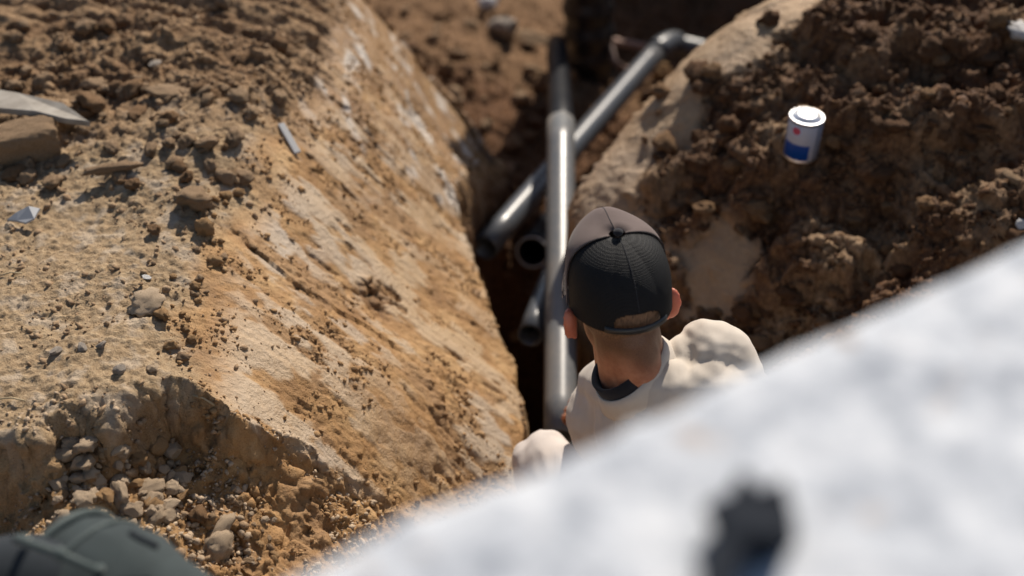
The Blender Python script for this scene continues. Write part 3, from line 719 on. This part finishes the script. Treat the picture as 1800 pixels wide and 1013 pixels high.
vo.inputs['Randomness'].default_value = .15
c = ramp(t, vo.outputs['Distance'], [(.3, (.002, .002, .0025)), (.55, (.008, .0085, .010))]); t.links.new(c, b.inputs['Base Color'])
bump(t, b, vo.outputs['Distance'], .8, .0015)
cap = thing('trucker_cap', '', 'x'); del cap['label'], cap['category']; cap.parent = man
mp('front_panel', cap_panel(R(-84), R(84), .0025, 48, 30), M_CAPF, cap)
hole = lambda ph, tt: tt < .28 and tt > .07 and ((abs(ph-math.pi)/.50)**3+((tt-.07)/.20)**3) < 1
mp('mesh_panel', cap_panel(R(84), R(276), 0, 110, 52, hole), M_MESH, cap)
# seams: centre of the front, the border front/mesh, rear centre
bm = bmesh.new()
for ph, lo_ in ((0, 0), (R(84), 0), (R(-84), 0), (math.pi, .3)):
    tube([hl(*cap_pt(ph, lo_+(.99-lo_)*k/24, (.0033 if ph < 2 else .0012))) for k in range(25)], .0008, 6, True, bm)
mp('seam', bm_mesh(bm), M_DKCLOTH, cap)
tp = cap_pt(math.pi, .995)
bm = bmesh.new(); bmesh.ops.create_uvsphere(bm, u_segments=20, v_segments=12, radius=1, matrix=Matrix.Translation(hl(0, -.006, .1545))@HR.to_4x4()@Matrix.Diagonal((.0085, .0085, .0065, 1)))
mp('cap_button', bm_mesh(bm), M_DKCLOTH, cap)
bm = bmesh.new()      # strap across the rear opening, raised sweatband
rows = []
for k in range(33):
    ph = R(180-38+76*k/32); p0 = Vector(cap_pt(ph, .0, .003)); p1 = Vector(cap_pt(ph, .085, .003)); q0 = Vector(cap_pt(ph, .0, -.001)); q1 = Vector(cap_pt(ph, .085, -.001))
    rows.append([bm.verts.new(hl(*p)) for p in (p0, p1, q1, q0)])
for a, b_ in zip(rows, rows[1:]):
    for j in range(4): bm.faces.new((a[j], b_[j], b_[(j+1) % 4], a[(j+1) % 4]))
bm.faces.new(rows[0]); bm.faces.new(rows[-1][::-1])
m_strap, *_ = new_mat('strap_plastic', .4, (.02, .022, .024)); mp('strap', bm_mesh(bm), m_strap, cap)
bm = bmesh.new(); g = []        # brim
for i in range(25):
    a = R(-62+124*i/24); row = []
    for j in range(9):
        s = j/8; bx, by, bz = cap_pt(a*1.0, 0, .0); ex_ = .075*(math.cos(a*1.25))**.6 if abs(a*1.25) < math.pi/2 else 0
        row.append(bm.verts.new(hl(bx*(1+.05*s), by+ex_*s, bz-.004-.03*(abs(math.sin(a))**2)*s-.008*s)))
    g.append(row)
for i in range(24):
    for j in range(8): bm.faces.new((g[i][j], g[i+1][j], g[i+1][j+1], g[i][j+1]))
bmesh.ops.solidify(bm, geom=bm.faces[:], thickness=.003)
mp('brim', bm_mesh(bm), M_CAPF, cap)
# cropped hair seen through the cap opening
M_HAIR, t, b = new_mat('short_brown_hair', .6, (.09, .05, .03))
wv = noise(t, 1.0, 4, .6, None); co_ = objco(t); mpn = nd(t, 'ShaderNodeMapping'); t.links.new(co_, mpn.inputs[0]); mpn.inputs['Scale'].default_value = (500, 120, 90)
n = noise(t, 1, 4, .6, mpn.outputs[0]); t.links.new(ramp(t, n, [(.3, (.05, .025, .014)), (.7, (.26, .15, .085))]), b.inputs['Base Color']); bump(t, b, n, .6, .002)
hm = capsule_union([('e', hl(0, -.007, .04), (.080, .0965, .098), HR)], .005, 1, 'hair'); cc = vcos(hm)
lc = (cc-np.array(HC[:]))@Hi.T
bm = bmesh.new(); bm.from_mesh(hm); bm.verts.ensure_lookup_table()
dl = [v for v, l in zip(bm.verts, lc) if l[2] < -.012-.1*max(0, l[1]) or (l[1] > .03 and l[2] < .05)]
bmesh.ops.delete(bm, geom=dl, context='VERTS'); mp('hair', bm_mesh(bm), M_HAIR)

# ------------------------------------------------------------------ rough white wall top close to the camera
M_WALL, t, b = new_mat('rough_white_plaster', .9, spec=.2)
co_ = objco(t); n = noise(t, 18, 6, .72, co_); n2 = noise(t, 90, 5, .7, co_); n3 = noise(t, 28, 2, .5, co_)
c = ramp(t, n, [(.34, (.26, .285, .33)), (.50, (.50, .53, .575)), (.66, (.64, .66, .69))])
c = mix(t, ramp(t, n3, [(.64, (0, 0, 0)), (.74, (.55, .55, .55))]), c, (.42, .30, .2))
t.links.new(c, b.inputs['Base Color']); bump(t, b, n2, .4, .006)
WA = np.array(PZ(395, 1013, 1.0)[:2]); WB = np.array(PZ(1800, 378, 1.0)[:2]); wd = (WB-WA)/np.linalg.norm(WB-WA); wn = np.array([wd[1], -wd[0]])
L0, L1, TH = -.55, 1.75, .44; nl, ntk, nz = 300, 60, 60
us = np.linspace(L0, L1, nl)
# closed profile: down the far face, across the top
prof = [(0, -1.15+1.15*k/40.0) for k in range(40)]+[(TH*k/56.0, 0) for k in range(57)]+[(TH, -1.15*k/20.0) for k in range(1, 21)]
prof = np.array(prof); UU, KK = np.meshgrid(us, np.arange(len(prof)), indexing='ij')
off = prof[KK.ravel(), 0]; zz = prof[KK.ravel(), 1]; uu = UU.ravel()
rnd_ = .012*np.exp(-np.abs(zz)/.01)*np.exp(-off/.01)
n1 = fbm(uu+zz*.7, off-zz, 9, 4, 400); n2_ = fbm(uu-zz, off+zz*.6, 26, 4, 410); lmp = lumps(uu+zz, off-zz*.8, 22, 420, .7)
top = (zz > -.001)
ep = np.array([PZ(u, v-12, 1.0)[:2] for u, v in ((300, 1075), (480, 1013), (700, 888), (900, 824), (1000, 780), (1160, 708), (1330, 622), (1500, 552), (1800, 411), (2100, 280))])-WA
eu, eo = ep@wd, ep@wn
off_shift = np.interp(uu, eu, eo, left=0, right=0)*np.clip(1-off/.2, 0, 1)
offd = off+off_shift+np.where(off < .001, 1, 0)*(-.009*n1-.004*n2_-.002*lmp)+rnd_
zd = zz+np.where(top, (.002*n1+.0018*n2_+.0015*lmp-.001), 0)-rnd_*.8
# a broken-out dark cavity in the top
hp_ = np.array(PZ(1322, 905, 1.0)[:2])-WA; hu, hv = hp_@wd, hp_@wn
wx_ = WA[0]+wd[0]*uu+wn[0]*offd; wy_ = WA[1]+wd[1]*uu+wn[1]*offd
Wco = np.stack([wx_, wy_, 1.0+zd], 1)
wi = np.arange(nl*len(prof)).reshape(nl, len(prof))
wq = np.stack([wi[:-1, :-1], wi[1:, :-1], wi[1:, 1:], wi[:-1, 1:]], -1).reshape(-1, 4)
wm = fast_mesh('white_wall', Wco, wq, 4)
bm = bmesh.new(); bm.from_mesh(wm); bm.verts.ensure_lookup_table()
bm.faces.new([bm.verts[i] for i in wi[0]]); bm.faces.new([bm.verts[i] for i in wi[-1]][::-1])
wm = bm_mesh(bm, 'white_wall')
wall = link('white_wall', wm, M_WALL, None, True); tag(wall, 'rough white wall crossing the lower right corner, far out of focus', 'wall')
# dark torn scrap lying on it
m_sc, *_ = new_mat('dark_rubber_scrap', .85, (.010, .014, .022), .2)
outl = [(u, v-38) for u, v in [(1225, 1090), (1235, 960), (1262, 925), (1240, 872), (1290, 862), (1305, 815), (1345, 850), (1385, 838), (1405, 880), (1392, 930), (1345, 935), (1310, 960), (1300, 1010), (1290, 1095)]]
bm = bmesh.new(); ring0 = [bm.verts.new(Vector(PZ(u, v, 1.045))) for u, v in outl]
f = bm.faces.new(ring0); bmesh.ops.triangulate(bm, faces=[f]); bmesh.ops.subdivide_edges(bm, edges=bm.edges[:], cuts=3, use_grid_fill=True)
for v in bm.verts: v.co.z = 1.022+.006*float(vnoise(np.array([v.co.x*40]), np.array([v.co.y*40]), 3)[0])
bmesh.ops.recalc_face_normals(bm, faces=bm.faces[:]); bmesh.ops.solidify(bm, geom=bm.faces[:], thickness=.022)
tag(link('rubber_scrap', bm_mesh(bm), m_sc, None, True), 'dark torn scrap lying on the blurred white wall top', 'scrap')

# ------------------------------------------------------------------ green bag bottom left
M_BAG = cloth('dark_green_canvas', (.014, .022, .024), (.028, .040, .042), .8, 500)
M_BAGP = cloth('pale_green_piping', (.045, .062, .062), (.065, .085, .083), .6, 500)
M_BAGD = cloth('dark_bag_end_cloth', (.009, .013, .018), (.017, .023, .029), .85, 500)
bc = PD(120, 1010, 1.86)
bag = thing('canvas_bag', 'dark green canvas bag with piping and stiff handle in the bottom left corner', 'bag', (bc.x, bc.y, -.28))
def bagT(p): return p
e0 = PD(110, 1004, 1.86); e1_ = PD(330, 1130, 1.76); axb = (e1_-e0).normalized()
fb = frames([e0, e1_])[0]; RB = .078
def bring(s, r, k, seg=64, sq=1.0):
    a = 2*math.pi*k/seg; return e0+axb*s+(fb[1]*math.cos(a)*1.1+fb[2]*math.sin(a))*r
def bag_part(name, prof, mat, seg=64, wob=.0):
    bm = bmesh.new(); rings = []
    for s, r in prof:
        rings.append([bm.verts.new(bring(s, r*(1+wob*float(vnoise(np.array([k*.3*wob/.03 if wob else 0.0]), np.array([s*25.]), 8)[0])), k, seg)) for k in range(seg)])
    for a, c in zip(rings, rings[1:]):
        for k in range(seg): bm.faces.new((a[k], a[(k+1) % seg], c[(k+1) % seg], c[k]))
    bm.faces.new(rings[0]); bm.faces.new(rings[-1][::-1])
    me = bm_mesh(bm); me.transform(Matrix.Translation(-bag.location)); return link(name, me, mat, bag, True)
bag_part('bag_body', [(.012, RB), (.02, RB+.004), (.034, RB+.0), (.046, RB+.006), (.07, RB+.012), (.10, RB+.013), (.14, RB+.006), (.20, RB), (.28, RB-.01), (.36, RB-.03), (.40, RB-.06)], M_BAG, wob=.03)
bag_part('bag_end', [(-.030, RB*.35), (-.026, RB*.6), (-.012, RB*.85), (.006, RB*.93), (.015, RB*.93)], M_BAGD, wob=.03)
bm = bmesh.new()
for s_, rr_ in ((.008, RB+.003), (.056, RB+.010)):
    tube([bring(s_, rr_, k, 64) for k in range(65)], .0065 if s_ < .03 else .0035, 10, False, bm)
me = bm_mesh(bm); me.transform(Matrix.Translation(-bag.location)); link('piping', me, M_BAGP, bag, True)
h0, hm_, h1 = PD(28, 948, 1.72), PD(104, 974, 1.715), PD(166, 1002, 1.72)
me = bm_mesh(tube([h0+Vector((0, .03, -.03)), h0, h0.lerp(hm_, .5), hm_, hm_.lerp(h1, .5), h1, h1+Vector((0, .03, -.03))], .0058, 12)); me.transform(Matrix.Translation(-bag.location)); hd = link('handle', me, M_BAGP, bag, True)
bm = bmesh.new(); bmesh.ops.create_uvsphere(bm, u_segments=16, v_segments=10, radius=.009, matrix=Matrix.Translation(hm_)); me = bm_mesh(bm); me.transform(Matrix.Translation(-bag.location)); link('handle_stud', me, M_BAGP, hd, True)
me = bm_mesh(tube([PD(u, v, 1.745) for u, v in ((228, 935), (240, 944), (258, 952), (278, 962))], .0045, 10)); me.transform(Matrix.Translation(-bag.location)); link('side_loop', me, M_BAGD, bag, True)
# lower pocket under the handle
me = capsule_union([('e', PD(40, 1040, 1.80), (.10, .07, .075), I3)], .006, 3); me.transform(Matrix.Translation(-bag.location)); link('pocket', me, M_BAGD, bag, True)
# padded base down to the ground
me = capsule_union([('e', Vector((bc.x+.02, bc.y-.02, -.03)), (.20, .12, .25), I3)], .01, 3); me.transform(Matrix.Translation(-bag.location)); link('bag_bottom', me, M_BAG, bag, True)

# ------------------------------------------------------------------ stones and clods, one object each
random.seed(21)
ROCKS = [rock(100+i, 3, 9, .07, (1, random.uniform(.7, .95), random.uniform(.5, .8))) for i in range(10)]
CLODS = [rock(200+i, 3, 8, .24, (1, random.uniform(.7, .95), random.uniform(.5, .75)), .6, .9) for i in range(10)]
def block_mesh():
    bm = bmesh.new(); bmesh.ops.create_cube(bm, size=1.7); bmesh.ops.subdivide_edges(bm, edges=bm.edges[:], cuts=24, use_grid_fill=True)
    pv = np.array([v.co[:] for v in bm.verts]); r_ = np.maximum(np.linalg.norm(pv/.85, ord=6, axis=1), 1); pv = pv/r_[:, None]
    pv[:, 0] *= 1+.12*pv[:, 2]; pv = pv*(1+.05*vnoise(pv[:, 0]*3, pv[:, 1]*3+pv[:, 2]*2, 31)+.03*vnoise(pv[:, 0]*8+pv[:, 2]*5, pv[:, 1]*8, 32)+.02*vnoise(pv[:, 0]*20, pv[:, 1]*20+pv[:, 2]*17, 33))[:, None]
    for v, c in zip(bm.verts, pv): v.co = c
    return bm_mesh(bm, 'block')
BLOCKS = [block_mesh()]*10
_mcache = {}
def mesh_for(base, i, mat):
    k = (base, i, mat.name)
    if k not in _mcache:
        me = {'r': ROCKS, 'c': CLODS, 'b': BLOCKS}[base][i].copy(); me.materials.clear(); me.materials.append(mat)
        me.polygons.foreach_set('use_smooth', np.ones(len(me.polygons), bool) if base in 'cb' else np.zeros(len(me.polygons), bool)); _mcache[k] = me
    return _mcache[k]
def place(name, p, r, base, mat, label, cat, group=None, sink=.25, sq=None, rot=None, i=None):
    i = random.randrange(10) if i is None else i
    o = bpy.data.objects.new(name, mesh_for(base, i, mat)); COL.objects.link(o)
    o.rotation_euler = rot or (random.uniform(-.4, .4), random.uniform(-.4, .4), random.uniform(0, 6.28))
    s = sq or (random.uniform(.85, 1.2), random.uniform(.8, 1.1), random.uniform(.8, 1.15)); o.scale = (r*s[0], r*s[1], r*s[2])
    o.location = (p[0], p[1], p[2]+r*.6*(1-2*sink)); tag(o, label, cat, group); return o
def px2m(px, p): return px/FPX*((Vector(p)-Vector((0, 0, CAMZ))).dot(Vector((0, CP, -SP))))
SPECIAL = [
 # u, v, half width px, base, mat, name, label, category, sq, rot
 (48, 252, 66, 'b', M_CLOD, 'earth_block', 'big squared brown earth block leaning on the pale board at left edge', 'clod', (1.05, .62, .62), (.08, -.10, .30)),
 (110, 285, 14, 'c', M_CLOD, 'earth_clod', 'small round clod at the right foot of the big earth block', 'clod', None, None),
 (200, 296, 38, 'c', M_CLOD, 'earth_clod', 'flat elongated clod with a dark shadow right of the earth block', 'clod', (1.3, .5, .45), (0, 0, .35)),
 (120, 215, 20, 'c', M_CLOD, 'earth_clod', 'rough clod just under the tip of the pale board', 'clod', None, None),
 (160, 180, 30, 'c', M_BROWN, 'earth_clod', 'boxy dark clod behind the tip of the pale board', 'clod', (1.1, .9, .8), None),
 (232, 160, 26, 'c', M_BROWN, 'earth_clod', 'dark lumpy clod between the boxy clod and pale flat flake', 'clod', None, None),
 (292, 160, 34, 'r', M_CLOD, 'earth_flake', 'pale flat earth flake tilted on the dark crumbly ground', 'clod', (1.3, .7, .35), (.1, .15, .2)),
 (272, 112, 16, 'r', M_GREY, 'pale_stone', 'small whitish stone alone on the upper left ground', 'stone', (1.2, .8, .6), None),
 (345, 348, 42, 'c', M_CLOD, 'earth_clod', 'large crumbly clod casting a bluish shadow near the slope lip', 'clod', (.95, .8, .9), None),
 (362, 400, 26, 'c', M_OCH, 'earth_clod', 'upright pointed clod just below the large crumbly clod', 'clod', (.7, .7, 1.3), (0, .2, 0)),
 (415, 240, 24, 'c', M_CLOD, 'earth_clod', 'brown clod on the lip of the slope near the white sliver', 'clod', None, None),
 (330, 250, 22, 'c', M_CLOD, 'earth_clod', 'pointed clod in the row of lumps left of the white sliver', 'clod', (.8, .8, 1.2), None),
 (365, 252, 24, 'c', M_CLOD, 'earth_clod', 'rounded clod in the middle of the row of lumps', 'clod', None, None),
 (265, 262, 18, 'c', M_CLOD, 'earth_clod', 'leftmost clod of the row of lumps on the left ground', 'clod', None, None),
 (258, 530, 34, 'c', M_STONE, 'flat_stone', 'flat greyish stone slab tipped over at the slope lip', 'stone', (1.05, 1.0, .55), (.25, .1, .5)),
 (286, 553, 20, 'c', M_OCH, 'earth_clod', 'tan lump tucked under the flat grey stone', 'clod', None, None),
 (258, 488, 9, 'r', M_WHITE, 'pale_stone', 'tiny white stone above the flat grey stone', 'stone', None, None),
 (272, 405, 13, 'c', M_BROWN, 'earth_clod', 'lone dark clod with a shadow on the pale flat ground', 'clod', None, None),
 (218, 420, 9, 'r', M_STONE, 'pale_chip', 'small upright pale chip on the flat ground', 'stone', (.5, .5, 1.3), None),
 (180, 606, 13, 'r', M_GREY, 'pale_stone', 'dark green-tinted stone in the bluish gravel patch', 'stone', None, None),
 (100, 615, 15, 'r', M_GREY, 'pale_stone', 'bluish grey stone at the left end of the gravel patch', 'stone', (1.2, .8, .5), None),
 (145, 612, 13, 'r', M_GREY, 'pale_stone', 'grey stone in the middle of the bluish gravel patch', 'stone', None, None),
 (210, 650, 16, 'r', M_GREY, 'pale_stone', 'grey stone at the front edge of the flat ground', 'stone', None, None),
 (268, 648, 12, 'r', M_STONE, 'pale_stone', 'round tan stone on the earth lip above the hollow', 'stone', None, None),
 (160, 775, 32, 'c', M_STONE, 'pale_stone', 'pale crumbly stone at the very top of the heap', 'stone', (1.1, .8, .8), None),
 (112, 800, 24, 'c', M_STONE, 'pale_stone', 'pale rounded stone at the top left of the heap', 'stone', None, None),
 (155, 812, 26, 'r', M_STONE, 'pale_stone', 'wide shaded stone right under the topmost stone of the heap', 'stone', (1.2, .9, .9), None),
 (215, 800, 15, 'r', M_STONE, 'pale_stone', 'small pale stone sticking up at the right top of the heap', 'stone', (.8, .8, 1.2), None),
 (172, 842, 18, 'r', M_STONE, 'pale_stone', 'flat oval stone in the middle of the heap', 'stone', (1.1, .8, .7), None),
 (214, 870, 24, 'c', M_STONE, 'pale_stone', 'lumpy stone right of the middle of the heap', 'stone', None, None),
 (272, 876, 24, 'r', M_STONE, 'pale_stone', 'bright pointed stone at the right of the heap', 'stone', (1.1, .9, .9), None),
 (240, 893, 16, 'r', M_STONE, 'pale_stone', 'squarish stone directly above the green bag', 'stone', None, None),
 (320, 868, 17, 'r', M_OCH, 'pale_stone', 'yellowish oblong stone at the right edge of the heap', 'stone', (.9, 1.2, .7), None),
 (385, 960, 40, 'c', M_STONE, 'pale_stone', 'largest knobbly pale stone right of the green bag', 'stone', (.85, .8, 1.1), None),
 (392, 925, 28, 'c', M_STONE, 'pale_stone', 'flat crumbly stone resting behind the largest knobbly stone', 'stone', (1.2, .7, .5), None),
 (350, 905, 26, 'c', M_BROWN, 'pale_stone', 'dark shaded stone between the heap and the largest knobbly stone', 'stone', None, None),
 (1788, 76, 30, 'c', M_WHITE, 'white_lump', 'white lump of plaster at the right edge of the mound', 'lump', (1.2, .8, .6), None),
 (1782, 312, 20, 'c', M_CLOD, 'pinkish_stone', 'pinkish flat stone near the right edge of the mound', 'stone', (1.2, .8, .4), None),
 (1795, 400, 16, 'r', M_WHITE, 'white_lump', 'small pinkish white lump at right edge above the white wall', 'lump', None, None),
 (885, 50, 34, 'r', M_GREY, 'pale_boulder', 'pale smooth boulder far up the trench', 'stone', (.7, 1.1, .9), None),
 (860, 5, 24, 'r', M_WHITE, 'pale_boulder', 'white stone at the top edge beyond the pale boulder', 'stone', None, None),
 (932, 66, 30, 'r', M_CLOD, 'pale_boulder', 'tan slab of earth beside the black riser pipe', 'clod', (1.4, .8, .5), (.2, 0, -.5)),
 (1000, 130, 14, 'c', M_OCH, 'earth_clod', 'ochre clod at the foot of the shade-blackened pipe length', 'clod', None, None),
 (1160, 125, 20, 'c', M_OCH, 'earth_clod', 'ochre clod under the crossing pipe near its elbow', 'clod', None, None),
 (905, 590, 16, 'c', M_OCH, 'earth_clod', 'ochre clod beside the short pipe stub', 'clod', None, None),
]
for u, v, hw, base, mat, name, label, cat, sq, rot in SPECIAL:
    p = hit(u, v+hw*.35); r_m = px2m(hw, p)
    place(name, p, r_m, base, mat, label, cat, None, -.25 if mat is M_WHITE and u > 1700 else .18, sq, rot)
# flat pale board and thin shards
M_BOARD, t, b = new_mat('weathered_grey_board', .8, (.2, .18, .15)); n = noise(t, 25, 5, .6, objco(t)); t.links.new(ramp(t, n, [(.3, (.19, .165, .135)), (.7, (.32, .29, .25))]), b.inputs['Base Color']); bump(t, b, n, .3, .003)
def slab(name, pix, z, th, mat, label, cat, dz=None):
    bm = bmesh.new(); dz = dz or [0]*len(pix)
    top = [bm.verts.new(PZ(u, v, z+q)) for (u, v), q in zip(pix, dz)]
    f = bm.faces.new(top); r = bmesh.ops.extrude_face_region(bm, geom=[f])
    for v in [g for g in r['geom'] if isinstance(g, bmesh.types.BMVert)]: v.co.z -= th
    bmesh.ops.bevel(bm, geom=bm.edges[:], offset=th*.12, segments=1, affect='EDGES')
    c = sum((v.co for v in bm.verts), Vector())/len(bm.verts); bmesh.ops.translate(bm, verts=bm.verts[:], vec=-c)
    o = link(name, bm_mesh(bm), mat); o.location = c; return tag(o, label, cat)
zb = max(HG(np.array([PZ(60, 190, .05)[0]]), np.array([PZ(60, 190, .05)[1]]))[0]+.05, .07)
slab('pale_board', [(-60, 148), (30, 162), (110, 180), (158, 214), (112, 208), (62, 196), (-60, 186)], zb, .014, M_BOARD, 'flat pale grey board with a pointed broken end behind the big earth block', 'board', [.0, .0, .0, -.012, -.004, .0, .0])
m_sh, *_ = new_mat('bluish_plastic', .5, (.30, .31, .33))
p = hit(38, 380); slab('plastic_shard', [(12, 386), (30, 372), (50, 362), (70, 366), (60, 384), (45, 392), (30, 388)], p.z+.022, .004, m_sh, 'jagged bluish white plastic shard on the ground near the left edge', 'shard', [-.015, .0, .01, .0, -.005, -.01, -.01])
m_sl, *_ = new_mat('white_sliver', .35, (.42, .42, .42))
p = hit(505, 243); bm = bmesh.new(); a_, b2 = hit(494, 224)+Vector((0, 0, .010)), hit(524, 276)+Vector((0, 0, .008))
bmesh.ops.create_cube(bm, size=1, matrix=Matrix.Translation((a_+b2)/2)@(b2-a_).to_track_quat('X', 'Z').to_matrix().to_4x4()@Matrix.Diagonal(((b2-a_).length, .017, .006, 1)))
bmesh.ops.bevel(bm, geom=bm.edges[:], offset=.002, segments=1, affect='EDGES'); tag(link('white_sliver', bm_mesh(bm), m_sl), 'narrow shiny white sliver stuck in the top of the cut slope', 'sliver')
m_tw, *_ = new_mat('dry_straw', .8, (.42, .33, .2))
for (u0, v0, u1, v1, rr_, lb) in ((0, 706, 45, 708, .0016, 'thin pale straw lying at the left edge above the hollow'), (0, 488, 40, 484, .0013, 'thin pale straw on the flat ground near the left edge'), (340, 700, 378, 718, .002, 'pale root sticking out at the head of the earth ridge')):
    a_ = hit(u0, v0); b2 = hit(u1, v1); up = Vector((0, 0, .004)); tag(link('straw', bm_mesh(tube([a_+up, a_.lerp(b2, .5)+up*2.2, b2+up], rr_, 6)), m_tw, smooth=True), lb, 'straw')
# heap
hv = [hit(u, v) for u, v in [(random.uniform(95, 330), random.uniform(790, 930)) for _ in range(110)]]
def heap_words(p, big):
    u_ = (p.x/((p.y*CP-(p.z-CAMZ)*SP)))*FPX+900
    return ('bigger' if big else 'small')+' pale tan stone '+('at the left side of the heap' if u_ < 160 else 'in the middle of the heap behind the bag' if u_ < 250 else 'at the right side of the heap')
for p in hv:
    big_ = random.random() < .4; w_ = heap_words(p, big_)
    place('pale_stone', p, px2m(random.choice((14, 17, 21) if big_ else (7, 9, 11)), p), random.choice('rrc'), random.choice((M_STONE, M_STONE, M_OCH)), w_, 'stone', w_.replace('stone', 'stones'), .2)
for _ in range(45):
    p = hit(random.uniform(330, 490), random.uniform(862, 995))
    place('earth_crumb', p, px2m(random.choice((5, 6, 8, 10)), p), 'c', random.choice((M_OCH, M_STONE, M_CLOD)), 'ochre crumb of earth in the trail right of the pale heap', 'clod', 'crumbs right of the pale heap', .25)
def scatter(n, ur, vr, sizes, base, mats, name, label, group, cond=None, sink=.25):
    k = 0; tries = 0
    while k < n and tries < n*6:
        tries += 1; u, v = random.uniform(*ur), random.uniform(*vr)
        if cond and not cond(u, v): continue
        p = hit(u, v); sz = random.choice(sizes); lb = label(u, v, sz); place(name, p, px2m(sz, p), base, random.choice(mats), lb, 'clod', lb.replace('clod', 'clods', 1).split(' ', 1)[1]+' '+('large' if sz > 12 else 'small'), sink); k += 1
lipu = lambda v: np.interp(v, [0, 130, 250, 400, 520, 690], [560, 540, 480, 390, 330, 330])
scatter(110, (0, 560), (0, 330), (6, 8, 10, 13, 17, 21), 'c', (M_CLOD, M_BROWN, M_CLOD), 'earth_clod', lambda u, v, z: ('large' if z > 12 else 'small')+' loose brown clod '+('beyond the pale board' if v < 150 and u < 250 else 'on the far left ground near the lip' if v < 150 else 'between the earth block and the slope lip' if u > 180 else 'around the big earth block'), '', lambda u, v: u < lipu(v)-10 and random.random() < (.35 if v < 130 else 1))
scatter(28, (230, 420), (280, 640), (6, 8, 11, 14), 'c', (M_CLOD, M_OCH), 'earth_clod', lambda u, v, z: ('large' if z > 10 else 'small')+' tan clod on the slope lip '+('above the flat grey stone' if v < 470 else 'below the flat grey stone'), '', lambda u, v: abs(u-lipu(v)) < 45)
scatter(150, (1130, 1800), (20, 620), (7, 9, 12, 15, 20, 24), 'c', (M_DARK, M_DARK, M_BROWN), 'mound_clod', lambda u, v, z: ('large' if z > 12 else 'small')+' damp dark clod '+('on the mound beyond the metal can' if v < 160 else 'on the mound left of the metal can' if u < 1400 and v < 330 else 'on the mound right of the metal can' if v < 330 else 'beside the smooth tan patch of the mound' if u < 1450 else 'on the mound just above the white wall'), '', lambda u, v: v < 640-(u-1330)*.42 and v > 200-(u-1100)*.7 and not (1180 < u < 1340 and 410 < v < 540) and not (1370 < u < 1460 and v < 330), .3)
scatter(45, (680, 960), (20, 300), (8, 11, 15, 20), 'c', (M_BROWN, M_DARK, M_CLOD), 'trench_clod', lambda u, v, z: ('large' if z > 12 else 'small')+' brown clod far up the trench '+('left of the pale boulder' if u < 850 else 'right of the pale boulder'), '', lambda u, v: v < (u-640)*1.25-5, .3)

# ------------------------------------------------------------------ uncountable crumbs, real geometry
def crumbs(name, n, area, size, mat, cond, kindlabel):
    bm = bmesh.new(); bmesh.ops.create_icosphere(bm, subdivisions=1, radius=1)
    bv = np.array([v.co[:] for v in bm.verts]); bf = np.array([[v.index for v in f.verts] for f in bm.faces]); bm.free()
    x = RNG.uniform(area[0], area[1], n); y = RNG.uniform(area[2], area[3], n)
    h, mk, rg = fields(x, y); keep = cond(x, y, mk, rg) > RNG.rand(n); x, y, h = x[keep], y[keep], h[keep]; n = len(x)
    s = size[0]*(size[1]/size[0])**(RNG.rand(n)**2.2)
    V = bv[None]*(1+.28*RNG.randn(n, len(bv), 1)).clip(.4, 1.5)*np.stack([1+0*s, .6+.4*RNG.rand(n), .45+.4*RNG.rand(n)], 1)[:, None, :]
    a = RNG.rand(n)*6.283; ca, sa = np.cos(a)[:, None], np.sin(a)[:, None]
    Vx = V[..., 0]*ca-V[..., 1]*sa; Vy = V[..., 0]*sa+V[..., 1]*ca; tl = RNG.randn(n, 1)*.4; Vz = V[..., 2]+Vx*tl
    co = np.stack([x[:, None]+Vx*s[:, None], y[:, None]+Vy*s[:, None], (h+s*.2)[:, None]+Vz*s[:, None]], -1).reshape(-1, 3)
    F = (bf[None]+(np.arange(n)*len(bv))[:, None, None]).reshape(-1, 3)
    me = fast_mesh(name, co, F, 3); o = link(name, me, mat); tag(o, kindlabel, 'crumbs', None, 'stuff'); return o
crumbs('dry_crumbs', 16000, (-1.1, -.45, 1.65, 3.6), (.0018, .010), M_CLOD, lambda x, y, m, r: (.12+.9*r)*sst(-.2, .4, fbm(x, y, 5, 2, 500)+.15), 'dry earth crumbs strewn over the flat ground at left')
crumbs('ochre_crumbs', 24000, (-.66, .05, 1.75, 3.7), (.0016, .008), M_OCH, lambda x, y, m, r: np.clip(m['clay']-m['smear']*.95, 0, 1)*sst(-.1, .45, fbm(x, y, 7, 3, 510))*(y > 1.75)*(1-m['dark']), 'ochre crumbs clinging to the cut clay slope')
crumbs('dark_crumbs', 14000, (.15, 1.4, 2.2, 4.2), (.003, .013), M_DARK, lambda x, y, m, r: (r > .3)*.9, 'damp dark crumbs covering the mound at right')
crumbs('stone_crumbs', 7000, (-1.1, -.25, 1.5, 1.95), (.002, .009), M_STONE, lambda x, y, m, r: sst(1.9, 1.75, y-.25*sst(-.6, -.3, x))*sst(-.3, .3, fbm(x, y, 6, 2, 520)+.15), 'pale crumbs between the stones of the heap')
